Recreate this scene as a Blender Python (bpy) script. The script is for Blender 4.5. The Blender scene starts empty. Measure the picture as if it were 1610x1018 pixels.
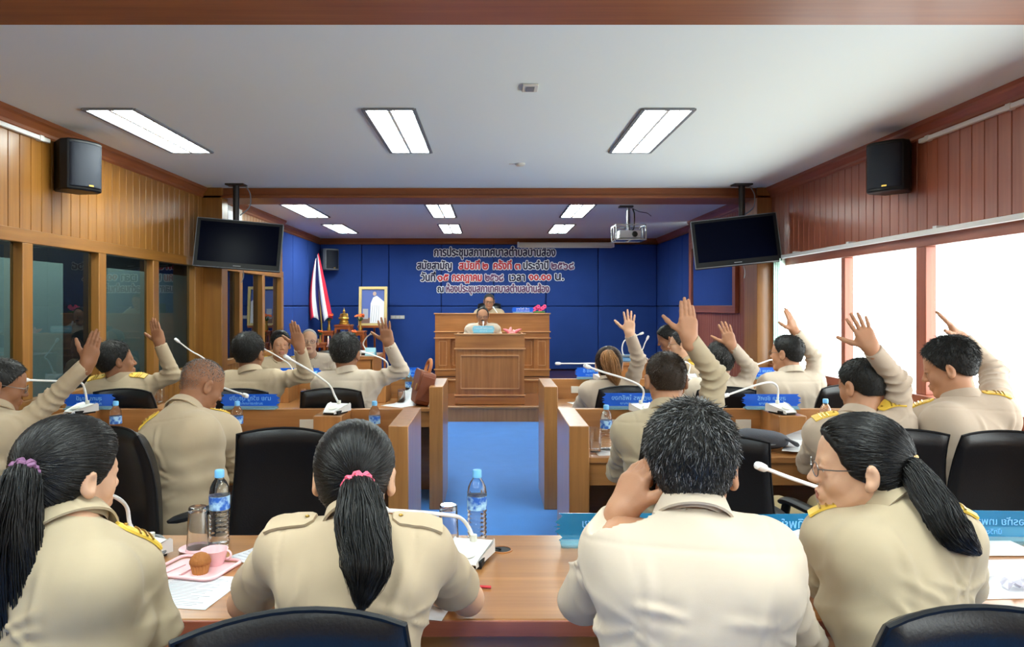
import bpy, math, random
import numpy as np
from mathutils import Vector, Matrix

random.seed(7)
rng = np.random.default_rng(7)
scene = bpy.context.scene
COL = scene.collection
PI = math.pi

# ------------------------------------------------------------------ camera, world, exposure
FPX, CX, CY, CAMZ = 1150.0, 772.0, 482.0, 1.5
cam_d = bpy.data.cameras.new('camera')
cam = bpy.data.objects.new('camera', cam_d)
COL.objects.link(cam)
cam.location = (0, 0, CAMZ)
cam.rotation_euler = (PI / 2, 0, 0)
cam_d.sensor_width = 36
cam_d.lens = 36 * FPX / 1610
cam_d.shift_x = (805 - CX) / 1610
cam_d.shift_y = -(509 - CY) / 1610
cam_d.clip_start = 0.05
scene.camera = cam

scene.view_settings.view_transform = 'Standard'
scene.view_settings.look = 'None'
scene.view_settings.gamma = 1
scene.view_settings.use_curve_mapping = False
scene.view_settings.exposure = 0.4

world = bpy.data.worlds.new('sky')
scene.world = world
world.use_nodes = True
bgn = world.node_tree.nodes['Background']
bgn.inputs[0].default_value = (0.95, 1.0, 0.98, 1)
bgn.inputs[1].default_value = 6.5

LIGHT_PANEL_STRENGTH = 32.0

try:
    scene.cycles.max_bounces = 8
    scene.cycles.diffuse_bounces = 5
    scene.cycles.glossy_bounces = 4
    scene.cycles.transmission_bounces = 8
    scene.cycles.transparent_max_bounces = 12
    scene.cycles.caustics_reflective = False
    scene.cycles.caustics_refractive = False
    scene.cycles.sample_clamp_indirect = 6
    scene.cycles.use_denoising = True
except Exception:
    pass

def P(px, py, d):
    """point of the room seen at pixel (px, py), d metres into the room"""
    return np.array(((px - CX) / FPX * d, d, CAMZ - (py - CY) / FPX * d))

# ------------------------------------------------------------------ object helpers
def link(o, parent=None):
    COL.objects.link(o)
    if parent is not None:
        o.parent = parent
    return o

def tag(o, label=None, cat=None, group=None, kind=None):
    if label: o['label'] = label
    if cat: o['category'] = cat
    if group: o['group'] = group
    if kind: o['kind'] = kind
    return o

def thing(name, label, cat, loc=(0, 0, 0), rz=0, group=None):
    o = bpy.data.objects.new(name, None)
    o.empty_display_size = 0.05
    COL.objects.link(o)
    o.location = tuple(float(v) for v in loc)
    o.rotation_euler = (0, 0, rz)
    return tag(o, label, cat, group)

def copy_tree(o, parent=None):
    c = o.copy()
    COL.objects.link(c)
    if parent is not None:
        c.parent = parent
    for ch in list(o.children):
        copy_tree(ch, c)
    return c

class MB:
    """collects shapes of one part"""
    def __init__(s):
        s.v, s.f, s.m = [], [], []
    def add(s, vs, fs, mi=0):
        n = len(s.v)
        s.v.extend([tuple(float(q) for q in v) for v in vs])
        s.f.extend([tuple(i + n for i in f) for f in fs])
        s.m.extend([mi] * len(fs))
        return s
    def box(s, x0, x1, y0, y1, z0, z1, mi=0):
        x0, x1 = min(x0, x1), max(x0, x1); y0, y1 = min(y0, y1), max(y0, y1); z0, z1 = min(z0, z1), max(z0, z1)
        vs = [(x0, y0, z0), (x1, y0, z0), (x1, y1, z0), (x0, y1, z0), (x0, y0, z1), (x1, y0, z1), (x1, y1, z1), (x0, y1, z1)]
        return s.add(vs, [(0, 3, 2, 1), (4, 5, 6, 7), (0, 1, 5, 4), (1, 2, 6, 5), (2, 3, 7, 6), (3, 0, 4, 7)], mi)
    def prism(s, poly, vec, mi=0):
        """poly: list of 3d points in a plane, extruded by vec"""
        n = len(poly)
        a = [np.array(p, float) for p in poly]
        vs = a + [p + np.array(vec, float) for p in a]
        fs = [tuple(range(n))[::-1], tuple(range(n, 2 * n))]
        fs += [(i, (i + 1) % n, n + (i + 1) % n, n + i) for i in range(n)]
        return s.add(vs, fs, mi)
    def lathe(s, prof, n=24, c=(0, 0, 0), mi=0, closed=False):
        vs, fs = [], []
        for r, z in prof:
            for k in range(n):
                a = 2 * PI * k / n
                vs.append((c[0] + r * math.cos(a), c[1] + r * math.sin(a), c[2] + z))
        m = len(prof)
        for i in range(m - 1 + (1 if closed else 0)):
            i2 = (i + 1) % m
            for k in range(n):
                fs.append((i * n + k, i * n + (k + 1) % n, i2 * n + (k + 1) % n, i2 * n + k))
        if not closed:
            if prof[0][0] > 1e-5: fs.append(tuple(range(n))[::-1])
            if prof[-1][0] > 1e-5: fs.append(tuple((m - 1) * n + k for k in range(n)))
        return s.add(vs, fs, mi)
    def tube(s, pts, r, n=8, mi=0, flat=1.0, up=None):
        pts = [np.array(p, float) for p in pts]
        m = len(pts)
        rs = r if hasattr(r, '__len__') else [r] * m
        vs, fs = [], []
        prev = None
        for i, p in enumerate(pts):
            t = pts[min(i + 1, m - 1)] - pts[max(i - 1, 0)]
            t = t / (np.linalg.norm(t) + 1e-12)
            if prev is None:
                ref = np.array(up if up is not None else ((0, 0, 1) if abs(t[2]) < .9 else (1, 0, 0)), float)
            else:
                ref = prev
            b = ref - t * np.dot(ref, t)
            b /= (np.linalg.norm(b) + 1e-12)
            prev = b
            c = np.cross(t, b)
            for k in range(n):
                a = 2 * PI * k / n
                vs.append(p + rs[i] * (b * math.cos(a) * flat + c * math.sin(a)))
        for i in range(m - 1):
            for k in range(n):
                fs.append((i * n + k, i * n + (k + 1) % n, (i + 1) * n + (k + 1) % n, (i + 1) * n + k))
        fs.append(tuple(range(n))[::-1]); fs.append(tuple((m - 1) * n + k for k in range(n)))
        return s.add(vs, fs, mi)
    def ball(s, c, r, n=14, mi=0, R=None):
        r = r if hasattr(r, '__len__') else (r, r, r)
        m = n // 2
        vs, fs = [], []
        for i in range(m + 1):
            th = PI * i / m
            for k in range(n):
                a = 2 * PI * k / n
                q = np.array((r[0] * math.sin(th) * math.cos(a), r[1] * math.sin(th) * math.sin(a), r[2] * math.cos(th)))
                if R is not None: q = R @ q
                vs.append(q + np.array(c, float))
        for i in range(m):
            for k in range(n):
                fs.append((i * n + k, (i + 1) * n + k, (i + 1) * n + (k + 1) % n, i * n + (k + 1) % n))
        return s.add(vs, fs, mi)
    def rbox(s, x0, x1, y0, y1, z0, z1, r, axis='z', n=5, mi=0):
        """box with the four edges along one axis rounded"""
        def rr(a0, a1, b0, b1):
            out = []
            for (ca, cb, st) in ((a1 - r, b1 - r, 0), (a0 + r, b1 - r, 1), (a0 + r, b0 + r, 2), (a1 - r, b0 + r, 3)):
                for k in range(n + 1):
                    t = (st + k / n) * PI / 2
                    out.append((ca + r * math.cos(t), cb + r * math.sin(t)))
            return out
        if axis == 'z':
            return s.prism([(a, b, z0) for a, b in rr(x0, x1, y0, y1)], (0, 0, z1 - z0), mi)
        if axis == 'y':
            return s.prism([(a, y1, b) for a, b in rr(x0, x1, z0, z1)], (0, y0 - y1, 0), mi)
        return s.prism([(x0, a, b) for a, b in rr(y0, y1, z0, z1)], (x1 - x0, 0, 0), mi)
    def xf(s, R=None, t=None, start=0):
        for i in range(start, len(s.v)):
            p = np.array(s.v[i])
            if R is not None: p = R @ p
            if t is not None: p = p + np.array(t, float)
            s.v[i] = tuple(float(q) for q in p)
        return s
    def build(s, name, mat, parent=None, smooth=False, bevel=0, label=None, loc=None):
        me = bpy.data.meshes.new(name)
        me.from_pydata(s.v, [], s.f)
        me.validate()
        mats = mat if isinstance(mat, (list, tuple)) else [mat]
        for m in mats: me.materials.append(m)
        if len(mats) > 1:
            me.polygons.foreach_set('material_index', s.m[:len(me.polygons)])
        o = bpy.data.objects.new(name, me)
        link(o, parent)
        if bevel:
            b = o.modifiers.new('bevel', 'BEVEL'); b.width = bevel; b.segments = 2; b.limit_method = 'ANGLE'; b.angle_limit = math.radians(40)
        if smooth or bevel:
            me.polygons.foreach_set('use_smooth', [True] * len(me.polygons))
            try:
                me.set_sharp_from_angle(angle=math.radians(45 if smooth is True else 30))
            except Exception:
                pass
        if label: o['label'] = label
        if loc is not None: o.location = tuple(float(q) for q in loc)
        return o

def arr_mesh(name, V, Fq, mat, parent=None, smooth=True, label=None):
    """mesh object from numpy arrays (quads or triangles)"""
    me = bpy.data.meshes.new(name)
    V = np.asarray(V, np.float32); Fq = np.asarray(Fq, np.int32)
    k = Fq.shape[1]
    me.vertices.add(len(V)); me.vertices.foreach_set('co', V.ravel())
    me.loops.add(Fq.size); me.loops.foreach_set('vertex_index', Fq.ravel())
    me.polygons.add(len(Fq))
    me.polygons.foreach_set('loop_start', np.arange(0, Fq.size, k, dtype=np.int32))
    try: me.polygons.foreach_set('loop_total', np.full(len(Fq), k, np.int32))
    except Exception: pass
    me.polygons.foreach_set('use_smooth', np.full(len(Fq), smooth, bool))
    me.update(calc_edges=True)
    for m in (mat if isinstance(mat, (list, tuple)) else [mat]): me.materials.append(m)
    o = bpy.data.objects.new(name, me)
    link(o, parent)
    if label: o['label'] = label
    return o

def rotz(a):
    c, s = math.cos(a), math.sin(a)
    return np.array(((c, -s, 0), (s, c, 0), (0, 0, 1.0)))
def rotx(a):
    c, s = math.cos(a), math.sin(a)
    return np.array(((1.0, 0, 0), (0, c, -s), (0, s, c)))
def roty(a):
    c, s = math.cos(a), math.sin(a)
    return np.array(((c, 0, s), (0, 1.0, 0), (-s, 0, c)))

def bez(pts, n=16):
    """smooth Catmull-Rom polyline through pts"""
    pts = [np.array(p, float) for p in pts]
    q = [2 * pts[0] - pts[1]] + pts + [2 * pts[-1] - pts[-2]]
    out = []
    seg = len(pts) - 1
    for i in range(seg):
        a, b, c, d = q[i:i + 4]
        m = max(2, n // seg)
        for k in range(m):
            t = k / m
            out.append(.5 * ((2 * b) + (c - a) * t + (2 * a - 5 * b + 4 * c - d) * t * t + (3 * b - 3 * c + d - a) * t ** 3))
    out.append(pts[-1])
    return out

# ------------------------------------------------------------------ materials
def srgb(r, g, b):
    f = lambda c: (c / 255 / 12.92) if c <= 10 else ((c / 255 + .055) / 1.055) ** 2.4
    return (f(r), f(g), f(b), 1)

def mat(name, col, rough=.5, metal=0, spec=.5, coat=0, trans=0, ior=1.45, bump=0, bscale=80, vary=0, vscale=6, emis=None, estr=0, sheen=0, sss=0, aniso=0, stretch=None):
    m = bpy.data.materials.new(name)
    m.use_nodes = True
    nt = m.node_tree
    b = nt.nodes['Principled BSDF']
    b.inputs['Base Color'].default_value = col
    b.inputs['Roughness'].default_value = rough
    b.inputs['Metallic'].default_value = metal
    b.inputs['Specular IOR Level'].default_value = spec
    b.inputs['Coat Weight'].default_value = coat
    b.inputs['Coat Roughness'].default_value = .15
    b.inputs['Transmission Weight'].default_value = trans
    b.inputs['IOR'].default_value = ior
    if sheen: b.inputs['Sheen Weight'].default_value = sheen
    if sss:
        b.inputs['Subsurface Weight'].default_value = sss
        b.inputs['Subsurface Radius'].default_value = (.012, .005, .003)
        b.inputs['Subsurface Scale'].default_value = 1.0
    if emis is not None:
        b.inputs['Emission Color'].default_value = emis
        b.inputs['Emission Strength'].default_value = estr
    if bump or vary:
        tc = nt.nodes.new('ShaderNodeTexCoord')
        src = tc.outputs['Object']
        if stretch:
            mp = nt.nodes.new('ShaderNodeMapping')
            mp.inputs['Scale'].default_value = stretch
            nt.links.new(src, mp.inputs['Vector']); src = mp.outputs['Vector']
    if bump:
        nz = nt.nodes.new('ShaderNodeTexNoise')
        nz.inputs['Scale'].default_value = bscale; nz.inputs['Detail'].default_value = 4
        nt.links.new(src, nz.inputs['Vector'])
        bp = nt.nodes.new('ShaderNodeBump')
        bp.inputs['Strength'].default_value = bump; bp.inputs['Distance'].default_value = .004
        nt.links.new(nz.outputs['Fac'], bp.inputs['Height'])
        nt.links.new(bp.outputs['Normal'], b.inputs['Normal'])
    if vary:
        nz = nt.nodes.new('ShaderNodeTexNoise')
        nz.inputs['Scale'].default_value = vscale; nz.inputs['Detail'].default_value = 5
        nt.links.new(src, nz.inputs['Vector'])
        mx = nt.nodes.new('ShaderNodeMix'); mx.data_type = 'RGBA'
        mx.inputs[6].default_value = tuple(c * (1 - vary) for c in col[:3]) + (1,)
        mx.inputs[7].default_value = tuple(min(1, c * (1 + vary)) for c in col[:3]) + (1,)
        nt.links.new(nz.outputs['Fac'], mx.inputs[0])
        nt.links.new(mx.outputs[2], b.inputs['Base Color'])
    return m

def wood(name, light, dark, axis='z', rough=.38, scale=1.0, coat=.25):
    """veneer: long streaks along one axis"""
    m = bpy.data.materials.new(name)
    m.use_nodes = True
    nt = m.node_tree; b = nt.nodes['Principled BSDF']
    tc = nt.nodes.new('ShaderNodeTexCoord')
    mp = nt.nodes.new('ShaderNodeMapping')
    sc = {'x': (1.2, 26, 26), 'y': (26, 1.2, 26), 'z': (26, 26, 1.2)}[axis]
    mp.inputs['Scale'].default_value = tuple(c * scale for c in sc)
    nt.links.new(tc.outputs['Object'], mp.inputs['Vector'])
    n1 = nt.nodes.new('ShaderNodeTexNoise'); n1.inputs['Scale'].default_value = 1.0; n1.inputs['Detail'].default_value = 6; n1.inputs['Roughness'].default_value = .62
    nt.links.new(mp.outputs['Vector'], n1.inputs['Vector'])
    n2 = nt.nodes.new('ShaderNodeTexNoise'); n2.inputs['Scale'].default_value = 1.7; n2.inputs['Detail'].default_value = 2
    nt.links.new(tc.outputs['Object'], n2.inputs['Vector'])
    mm = nt.nodes.new('ShaderNodeMath'); mm.operation = 'MULTIPLY_ADD'
    nt.links.new(n2.outputs['Fac'], mm.inputs[0]); mm.inputs[1].default_value = .45
    ma = nt.nodes.new('ShaderNodeMath'); ma.operation = 'MULTIPLY'
    nt.links.new(n1.outputs['Fac'], ma.inputs[0]); ma.inputs[1].default_value = .7
    nt.links.new(ma.outputs[0], mm.inputs[2])
    cr = nt.nodes.new('ShaderNodeValToRGB')
    cr.color_ramp.elements[0].position = .36; cr.color_ramp.elements[0].color = dark
    cr.color_ramp.elements[1].position = .76; cr.color_ramp.elements[1].color = light
    nt.links.new(mm.outputs[0], cr.inputs['Fac'])
    nt.links.new(cr.outputs['Color'], b.inputs['Base Color'])
    b.inputs['Roughness'].default_value = rough
    b.inputs['Coat Weight'].default_value = coat
    b.inputs['Coat Roughness'].default_value = .2
    bp = nt.nodes.new('ShaderNodeBump'); bp.inputs['Strength'].default_value = .06; bp.inputs['Distance'].default_value = .002
    nt.links.new(n1.outputs['Fac'], bp.inputs['Height']); nt.links.new(bp.outputs['Normal'], b.inputs['Normal'])
    return m

M = {}
for ax in 'xyz':
    M['wood_' + ax] = wood('oak_veneer_' + ax, srgb(186, 122, 64), srgb(138, 82, 38), ax)
    M['wall_wood_' + ax] = wood('golden_panelling_' + ax, srgb(160, 108, 44), srgb(120, 76, 26), ax)
    M['red_wood_' + ax] = wood('flare_tinted_panelling_' + ax, srgb(170, 98, 72), srgb(132, 70, 50), ax)  # same wood as the golden panelling, with pinkish window flare put into its colour
    M['beam_wood_' + ax] = wood('beam_veneer_' + ax, srgb(152, 88, 44), srgb(114, 60, 28), ax, rough=.5, coat=.08)
    M['desk_wood_' + ax] = wood('desk_veneer_' + ax, srgb(180, 126, 72), srgb(138, 90, 48), ax, rough=.3, coat=.4)
M['ceiling'] = mat('ceiling_paint', srgb(226, 236, 232), .9, spec=.2, bump=.02, bscale=200)
M['wood_light'] = wood('light_moulding', srgb(206, 150, 96), srgb(170, 116, 70), 'x')
M['carpet'] = mat('blue_carpet', srgb(50, 118, 196), .95, spec=.1, bump=.5, bscale=260, vary=.12, vscale=5, sheen=.3)
M['blue_pad'] = mat('blue_fabric_panel', srgb(44, 70, 138), .9, spec=.1, bump=.15, bscale=400, vary=.12, vscale=2.2)
M['blue_seam'] = mat('dark_seam', srgb(14, 24, 66), .9)
M['white'] = mat('white_plastic', srgb(226, 226, 224), .35)
M['offwhite'] = mat('cream_plastic', srgb(214, 212, 200), .45)
M['grey'] = mat('grey_plastic', srgb(120, 124, 128), .5)
M['black'] = mat('black_plastic', srgb(16, 17, 20), .45, spec=.3)
M['black_gloss'] = mat('black_gloss', srgb(10, 11, 14), .12)
M['leather'] = mat('black_leather', srgb(17, 18, 21), .36, spec=.5, bump=.12, bscale=160)
M['steel'] = mat('steel', srgb(190, 192, 196), .25, metal=1)
M['dark_metal'] = mat('dark_metal', srgb(60, 58, 58), .4, metal=.8)
M['paper'] = mat('white_paper', srgb(236, 238, 242), .8, spec=.2)
M['ink'] = mat('grey_ink', srgb(186, 190, 200), .8)
M['pink'] = mat('pink_plastic', srgb(240, 196, 200), .3, coat=.3)
M['gold'] = mat('gold', srgb(196, 160, 78), .3, metal=.85)
M['yellow'] = mat('yellow_braid', srgb(226, 186, 70), .5, bump=.3, bscale=300)
M['plate_blue'] = mat('blue_acrylic', srgb(22, 92, 208), .25, coat=.3)
M['dark_wood'] = wood('dark_floorboards', srgb(92, 50, 30), srgb(58, 30, 18), 'x', rough=.22)
M['screen'] = mat('screen', srgb(5, 8, 24), .25, spec=.03)

def acrylic(name, col, mixf):
    m = bpy.data.materials.new(name); m.use_nodes = True
    nt = m.node_tree; b = nt.nodes['Principled BSDF']
    b.inputs['Base Color'].default_value = col; b.inputs['Roughness'].default_value = .15
    t = nt.nodes.new('ShaderNodeBsdfTransparent'); t.inputs[0].default_value = (.55, .85, .95, 1)
    mx = nt.nodes.new('ShaderNodeMixShader'); mx.inputs[0].default_value = mixf
    out = nt.nodes['Material Output']
    nt.links.new(t.outputs[0], mx.inputs[1]); nt.links.new(b.outputs[0], mx.inputs[2]); nt.links.new(mx.outputs[0], out.inputs[0])
    return m
M['acrylic'] = acrylic('teal_acrylic', srgb(30, 130, 180), .62)
M['clear_acrylic'] = acrylic('clear_acrylic', srgb(190, 225, 235), .35)

def pane_glass(name, tint, refl, dark=0.0):
    """window pane: tinted see-through with a mirror reflection"""
    m = bpy.data.materials.new(name); m.use_nodes = True
    nt = m.node_tree; nt.nodes.remove(nt.nodes['Principled BSDF'])
    t = nt.nodes.new('ShaderNodeBsdfTransparent'); t.inputs[0].default_value = tint
    g = nt.nodes.new('ShaderNodeBsdfGlossy'); g.inputs['Roughness'].default_value = 0.0; g.inputs[0].default_value = (.9, .95, 1, 1)
    fr = nt.nodes.new('ShaderNodeFresnel'); fr.inputs[0].default_value = 1.5
    ma = nt.nodes.new('ShaderNodeMath'); ma.operation = 'MULTIPLY_ADD'; ma.inputs[1].default_value = 1.0 - dark; ma.inputs[2].default_value = refl
    nt.links.new(fr.outputs[0], ma.inputs[0])
    geo = nt.nodes.new('ShaderNodeNewGeometry')
    inv = nt.nodes.new('ShaderNodeMath'); inv.operation = 'SUBTRACT'; inv.inputs[0].default_value = 1.0
    nt.links.new(geo.outputs['Backfacing'], inv.inputs[1])
    mu = nt.nodes.new('ShaderNodeMath'); mu.operation = 'MULTIPLY'
    nt.links.new(ma.outputs[0], mu.inputs[0]); nt.links.new(inv.outputs[0], mu.inputs[1])
    mx = nt.nodes.new('ShaderNodeMixShader')
    nt.links.new(mu.outputs[0], mx.inputs[0]); nt.links.new(t.outputs[0], mx.inputs[1]); nt.links.new(g.outputs[0], mx.inputs[2])
    nt.links.new(mx.outputs[0], nt.nodes['Material Output'].inputs[0])
    return m
M['dark_glass'] = pane_glass('smoked_glass', (.46, .52, .51, 1), .02, .55)
M['front_glass'] = pane_glass('smoked_glass_front', (.3, .35, .35, 1), .05)
M['clear_glass'] = pane_glass('window_glass', (.96, .97, .97, 1), .0)
M['glass'] = mat('drinking_glass', (.97, .98, .98, 1), .02, trans=1, ior=1.2, coat=1)
M['pet'] = mat('clear_bottle', (.96, .98, 1, 1), .04, trans=1, ior=1.1, coat=1)

def glow(name, col, s):
    m = bpy.data.materials.new(name); m.use_nodes = True
    nt = m.node_tree; nt.nodes.remove(nt.nodes['Principled BSDF'])
    e = nt.nodes.new('ShaderNodeEmission'); e.inputs[0].default_value = col; e.inputs[1].default_value = s
    nt.links.new(e.outputs[0], nt.nodes['Material Output'].inputs[0])
    return m
M['tube_light'] = glow('lamp_glow', (.90, 1, .95, 1), LIGHT_PANEL_STRENGTH)
M['flame'] = glow('flame', (1, .6, .2, 1), 8)

def vcol_mat(name, rough=.4, attr='tint', **kw):
    m = mat(name, (1, 1, 1, 1), rough, **kw)
    nt = m.node_tree
    a = nt.nodes.new('ShaderNodeAttribute'); a.attribute_name = attr
    nt.links.new(a.outputs['Color'], nt.nodes['Principled BSDF'].inputs['Base Color'])
    return m

# ------------------------------------------------------------------ lettering
def text_mesh(body, size, extrude=0.002, offset=0.0, shear=0):
    """returns (verts, faces) of a line of lettering in the xz plane, centred in x, base line at z = 0; upper tone marks are lifted clear of vowels"""
    marks = '\u0e48\u0e49\u0e4a\u0e4b\u0e4c'
    upper = '\u0e31\u0e34\u0e35\u0e36\u0e37'
    cu = bpy.data.curves.new('lettering_tmp', 'FONT')
    cu.body = body; cu.size = size; cu.extrude = extrude; cu.offset = offset; cu.align_x = 'CENTER'; cu.resolution_u = 3
    o = bpy.data.objects.new('lettering_tmp', cu)
    COL.objects.link(o)
    dg = bpy.context.evaluated_depsgraph_get()
    me = bpy.data.meshes.new_from_object(o.evaluated_get(dg))
    V = [(v.co.x, -v.co.z, v.co.y) for v in me.vertices]
    F = [tuple(p.vertices) for p in me.polygons]
    bpy.data.objects.remove(o); bpy.data.curves.remove(cu); bpy.data.meshes.remove(me)
    return V, F
# ================================================================== the room
XL, XR, ZC, YB, Y0 = -2.885, 2.80, 2.68, 12.75, -2.6
BEAM0, BEAM1 = 7.26, 7.70
XL2, XR2 = XL - .13, XR + .13

def st(mb, name, m, **k):
    o = mb.build(name, m, **k); o['kind'] = 'structure'; return o

st(MB().box(XL - 1.6, XR + .4, Y0, YB + .1, -.1, 0), 'floor', M['carpet'])
st(MB().box(XL - 1.6, XR + .4, Y0, YB + .1, ZC, ZC + .1), 'ceiling', M['ceiling'])
st(MB().box(XL - 1.6, XR + .15, Y0 - .1, Y0, 0, ZC), 'wall_rear', M['wall_wood_z'])

def planks(x, y0, y1, z0, z1, side, name, m, pitch=.1085):
    """vertical tongue-and-groove boards on a side wall; side=+1 faces +x"""
    b = MB(); y = y0; g = .005; t = .016
    while y < y1 - .01:
        ye = min(y + pitch, y1)
        b.prism([(x, y, z0), (x, ye, z0), (x + side * .004, ye, z0), (x + side * t, ye - g, z0), (x + side * t, y + g, z0), (x + side * .004, y, z0)], (0, 0, z1 - z0))
        y += pitch
    b.box(x - side * .06, x, y0, y1, z0, z1)
    return st(b, name, m)

def crown(x, y0, y1, side, name, m):
    pr = [(0, 0), (.02, 0), (.03, .012), (.03, .03), (.055, .065), (.07, .075), (.07, .10), (0, .10)]
    b = MB().prism([(x + side * a, y0, ZC - .10 + c) for a, c in pr], (0, y1 - y0, 0))
    return st(b, name, m)

# ---- left wall
planks(XL, Y0, BEAM0, 1.97, 2.60, 1, 'wall_left', M['wall_wood_z'])
crown(XL, Y0, BEAM0, 1, 'trim_1', M['beam_wood_y'])
st(MB().box(XL - .05, XL + .03, Y0, BEAM0, 1.89, 1.975), 'trim_2', M['wall_wood_y'], bevel=.004)
planks(XL, Y0, BEAM0, 0, .86, 1, 'wall_left_lower', M['wall_wood_z'])
st(MB().box(XL - .05, XL + .03, Y0, BEAM0, .86, .92), 'trim_3', M['wall_wood_y'], bevel=.004)
ms = [4.51 - .866 * k for k in range(8, 0, -1)] + [4.51, 5.38, 6.24, 7.16]
for i, y in enumerate(ms):
    w = .05 if i < len(ms) - 1 else .10
    st(MB().box(XL - .05, XL + .03, y - w, y + w, .92, 1.89), 'trim_%d' % (10 + i), M['wall_wood_z'], bevel=.004)
    if i:
        st(MB().box(XL - .035, XL - .029, ms[i - 1] + .05, y - w, .92, 1.89), 'window_%d' % i, M['dark_glass'])
# the dim office seen through the left panes
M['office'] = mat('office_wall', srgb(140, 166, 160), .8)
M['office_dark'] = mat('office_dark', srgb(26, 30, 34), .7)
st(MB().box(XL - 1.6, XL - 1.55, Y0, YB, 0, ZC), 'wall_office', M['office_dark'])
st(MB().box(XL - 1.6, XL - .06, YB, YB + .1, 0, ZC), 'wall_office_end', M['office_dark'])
pt = thing('office_partition', 'pale grey green partition boards in the dim office beyond the smoked panes', 'partition', (0, 0, 0))
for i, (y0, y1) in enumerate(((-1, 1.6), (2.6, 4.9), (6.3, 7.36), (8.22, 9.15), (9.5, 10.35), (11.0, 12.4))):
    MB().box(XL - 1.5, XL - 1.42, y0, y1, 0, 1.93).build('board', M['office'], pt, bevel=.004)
ofl = bpy.data.lights.new('office_fill_light', 'AREA'); ofl.shape = 'RECTANGLE'; ofl.size = .3; ofl.size_y = 8; ofl.energy = 150  # added fill light that brightens the office; no fitting is known there
lo = bpy.data.objects.new('office_fill_light', ofl); COL.objects.link(lo); lo.location = (XL - .8, 5, ZC - .03)

# column and front-section left wall
st(MB().box(XL - .05, -2.67, BEAM0, BEAM0 + .16, 0, ZC), 'trim_30', M['wall_wood_z'], bevel=.006)
planks(XL, BEAM0 + .16, 10.06, 1.97, 2.60, 1, 'wall_left_front', M['wall_wood_z'])
st(MB().box(XL - .05, XL + .03, BEAM0 + .16, 10.06, 1.89, 1.975), 'trim_31', M['wall_wood_y'], bevel=.004)
planks(XL, BEAM0 + .16, 10.06, 0, .86, 1, 'wall_left_front_lower', M['wall_wood_z'])
st(MB().box(XL - .05, XL + .03, BEAM0 + .16, 10.06, .86, .92), 'trim_32', M['wall_wood_y'], bevel=.004)
ms2 = [7.47, 8.36, 9.19, 10.02]
for i, y in enumerate(ms2):
    st(MB().box(XL - .05, XL + .03, y - .05, y + .05, .92, 1.89), 'trim_%d' % (33 + i), M['wall_wood_z'], bevel=.004)
    if i:
        st(MB().box(XL - .035, XL - .029, ms2[i - 1] + .05, y - .05, .92, 1.89), 'window_%d' % (30 + i), M['front_glass'])
crown(XL, BEAM0 + .16, 10.08, 1, 'trim_39', M['beam_wood_y'])
crown(XL2, 10.08, YB, 1, 'trim_40', M['beam_wood_y'])
eb = thing('electric_box', 'white electric cabinet high on the wall behind the hanging screen', 'cabinet', (XL + .02, 8.0, 2.26))
MB().box(0, .05, -.28, .28, 0, .33).build('cabinet_body', M['offwhite'], eb, bevel=.006)
MB().box(.05, .06, -.2, .2, .05, .27).build('cabinet_door', M['white'], eb, bevel=.004)

# ---- right wall
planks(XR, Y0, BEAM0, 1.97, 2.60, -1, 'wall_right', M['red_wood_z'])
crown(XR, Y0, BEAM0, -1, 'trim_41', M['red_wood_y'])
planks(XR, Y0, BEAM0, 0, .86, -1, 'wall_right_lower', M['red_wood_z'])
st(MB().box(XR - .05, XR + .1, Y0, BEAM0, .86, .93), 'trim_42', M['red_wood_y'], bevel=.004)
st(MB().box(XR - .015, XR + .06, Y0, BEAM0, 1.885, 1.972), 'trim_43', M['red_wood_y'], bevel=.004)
wm = [(Y0 + .05, .05), (-.6, .05), (.45, .035), (1.5, .05), (2.55, .035), (3.62, .05), (4.75, .055), (5.80, .03), (7.2, .06)]
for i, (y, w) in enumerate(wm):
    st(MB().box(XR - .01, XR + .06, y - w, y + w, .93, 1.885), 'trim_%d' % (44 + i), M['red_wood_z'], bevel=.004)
    if i:
        ya, yb = wm[i - 1][0] + wm[i - 1][1], y - w
        st(MB().box(XR + .02, XR + .026, ya, yb, .93, 1.885), 'window_%d' % (50 + i), M['clear_glass'])
        pl = bpy.data.lights.new('window_portal', 'AREA'); pl.shape = 'RECTANGLE'; pl.size = .955; pl.size_y = yb - ya
        pl.cycles.is_portal = True
        po = bpy.data.objects.new('window_portal', pl); COL.objects.link(po)
        po.location = (XR + .09, (ya + yb) / 2, 1.408); po.rotation_euler = (0, PI / 2, 0)
# curtain rail and the drawn-back blind at its end
cr = thing('curtain_rail', 'long white curtain rail over the bright windows', 'curtain rail', (XR - .06, 4.5, 1.965))
MB().box(-.018, .018, -3.6, 2.72, -.016, .016).build('rail', M['white'], cr, bevel=.005)
for y in (-3, -1.5, 0, 1.1, 2.1, 2.6):
    MB().box(-.012, .06, y - .02, y + .02, .012, .03).build('bracket', M['white'], cr)
bl = thing('vertical_blind', 'pale green vertical blind gathered at the far end of the windows', 'blind', (XR - .06, 7.0, .95))
for k in range(4):
    v = MB().box(-.045, .045, -.002, .002, 0, 1.0); v.xf(R=rotz(math.radians(35 + 6 * k)))
    v.build('blind_strip', mat('blind_cloth', srgb(196, 222, 212), .9) if k == 0 else bpy.data.materials['blind_cloth'], bl, loc=(0, -.12 + .06 * k, 0))
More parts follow.
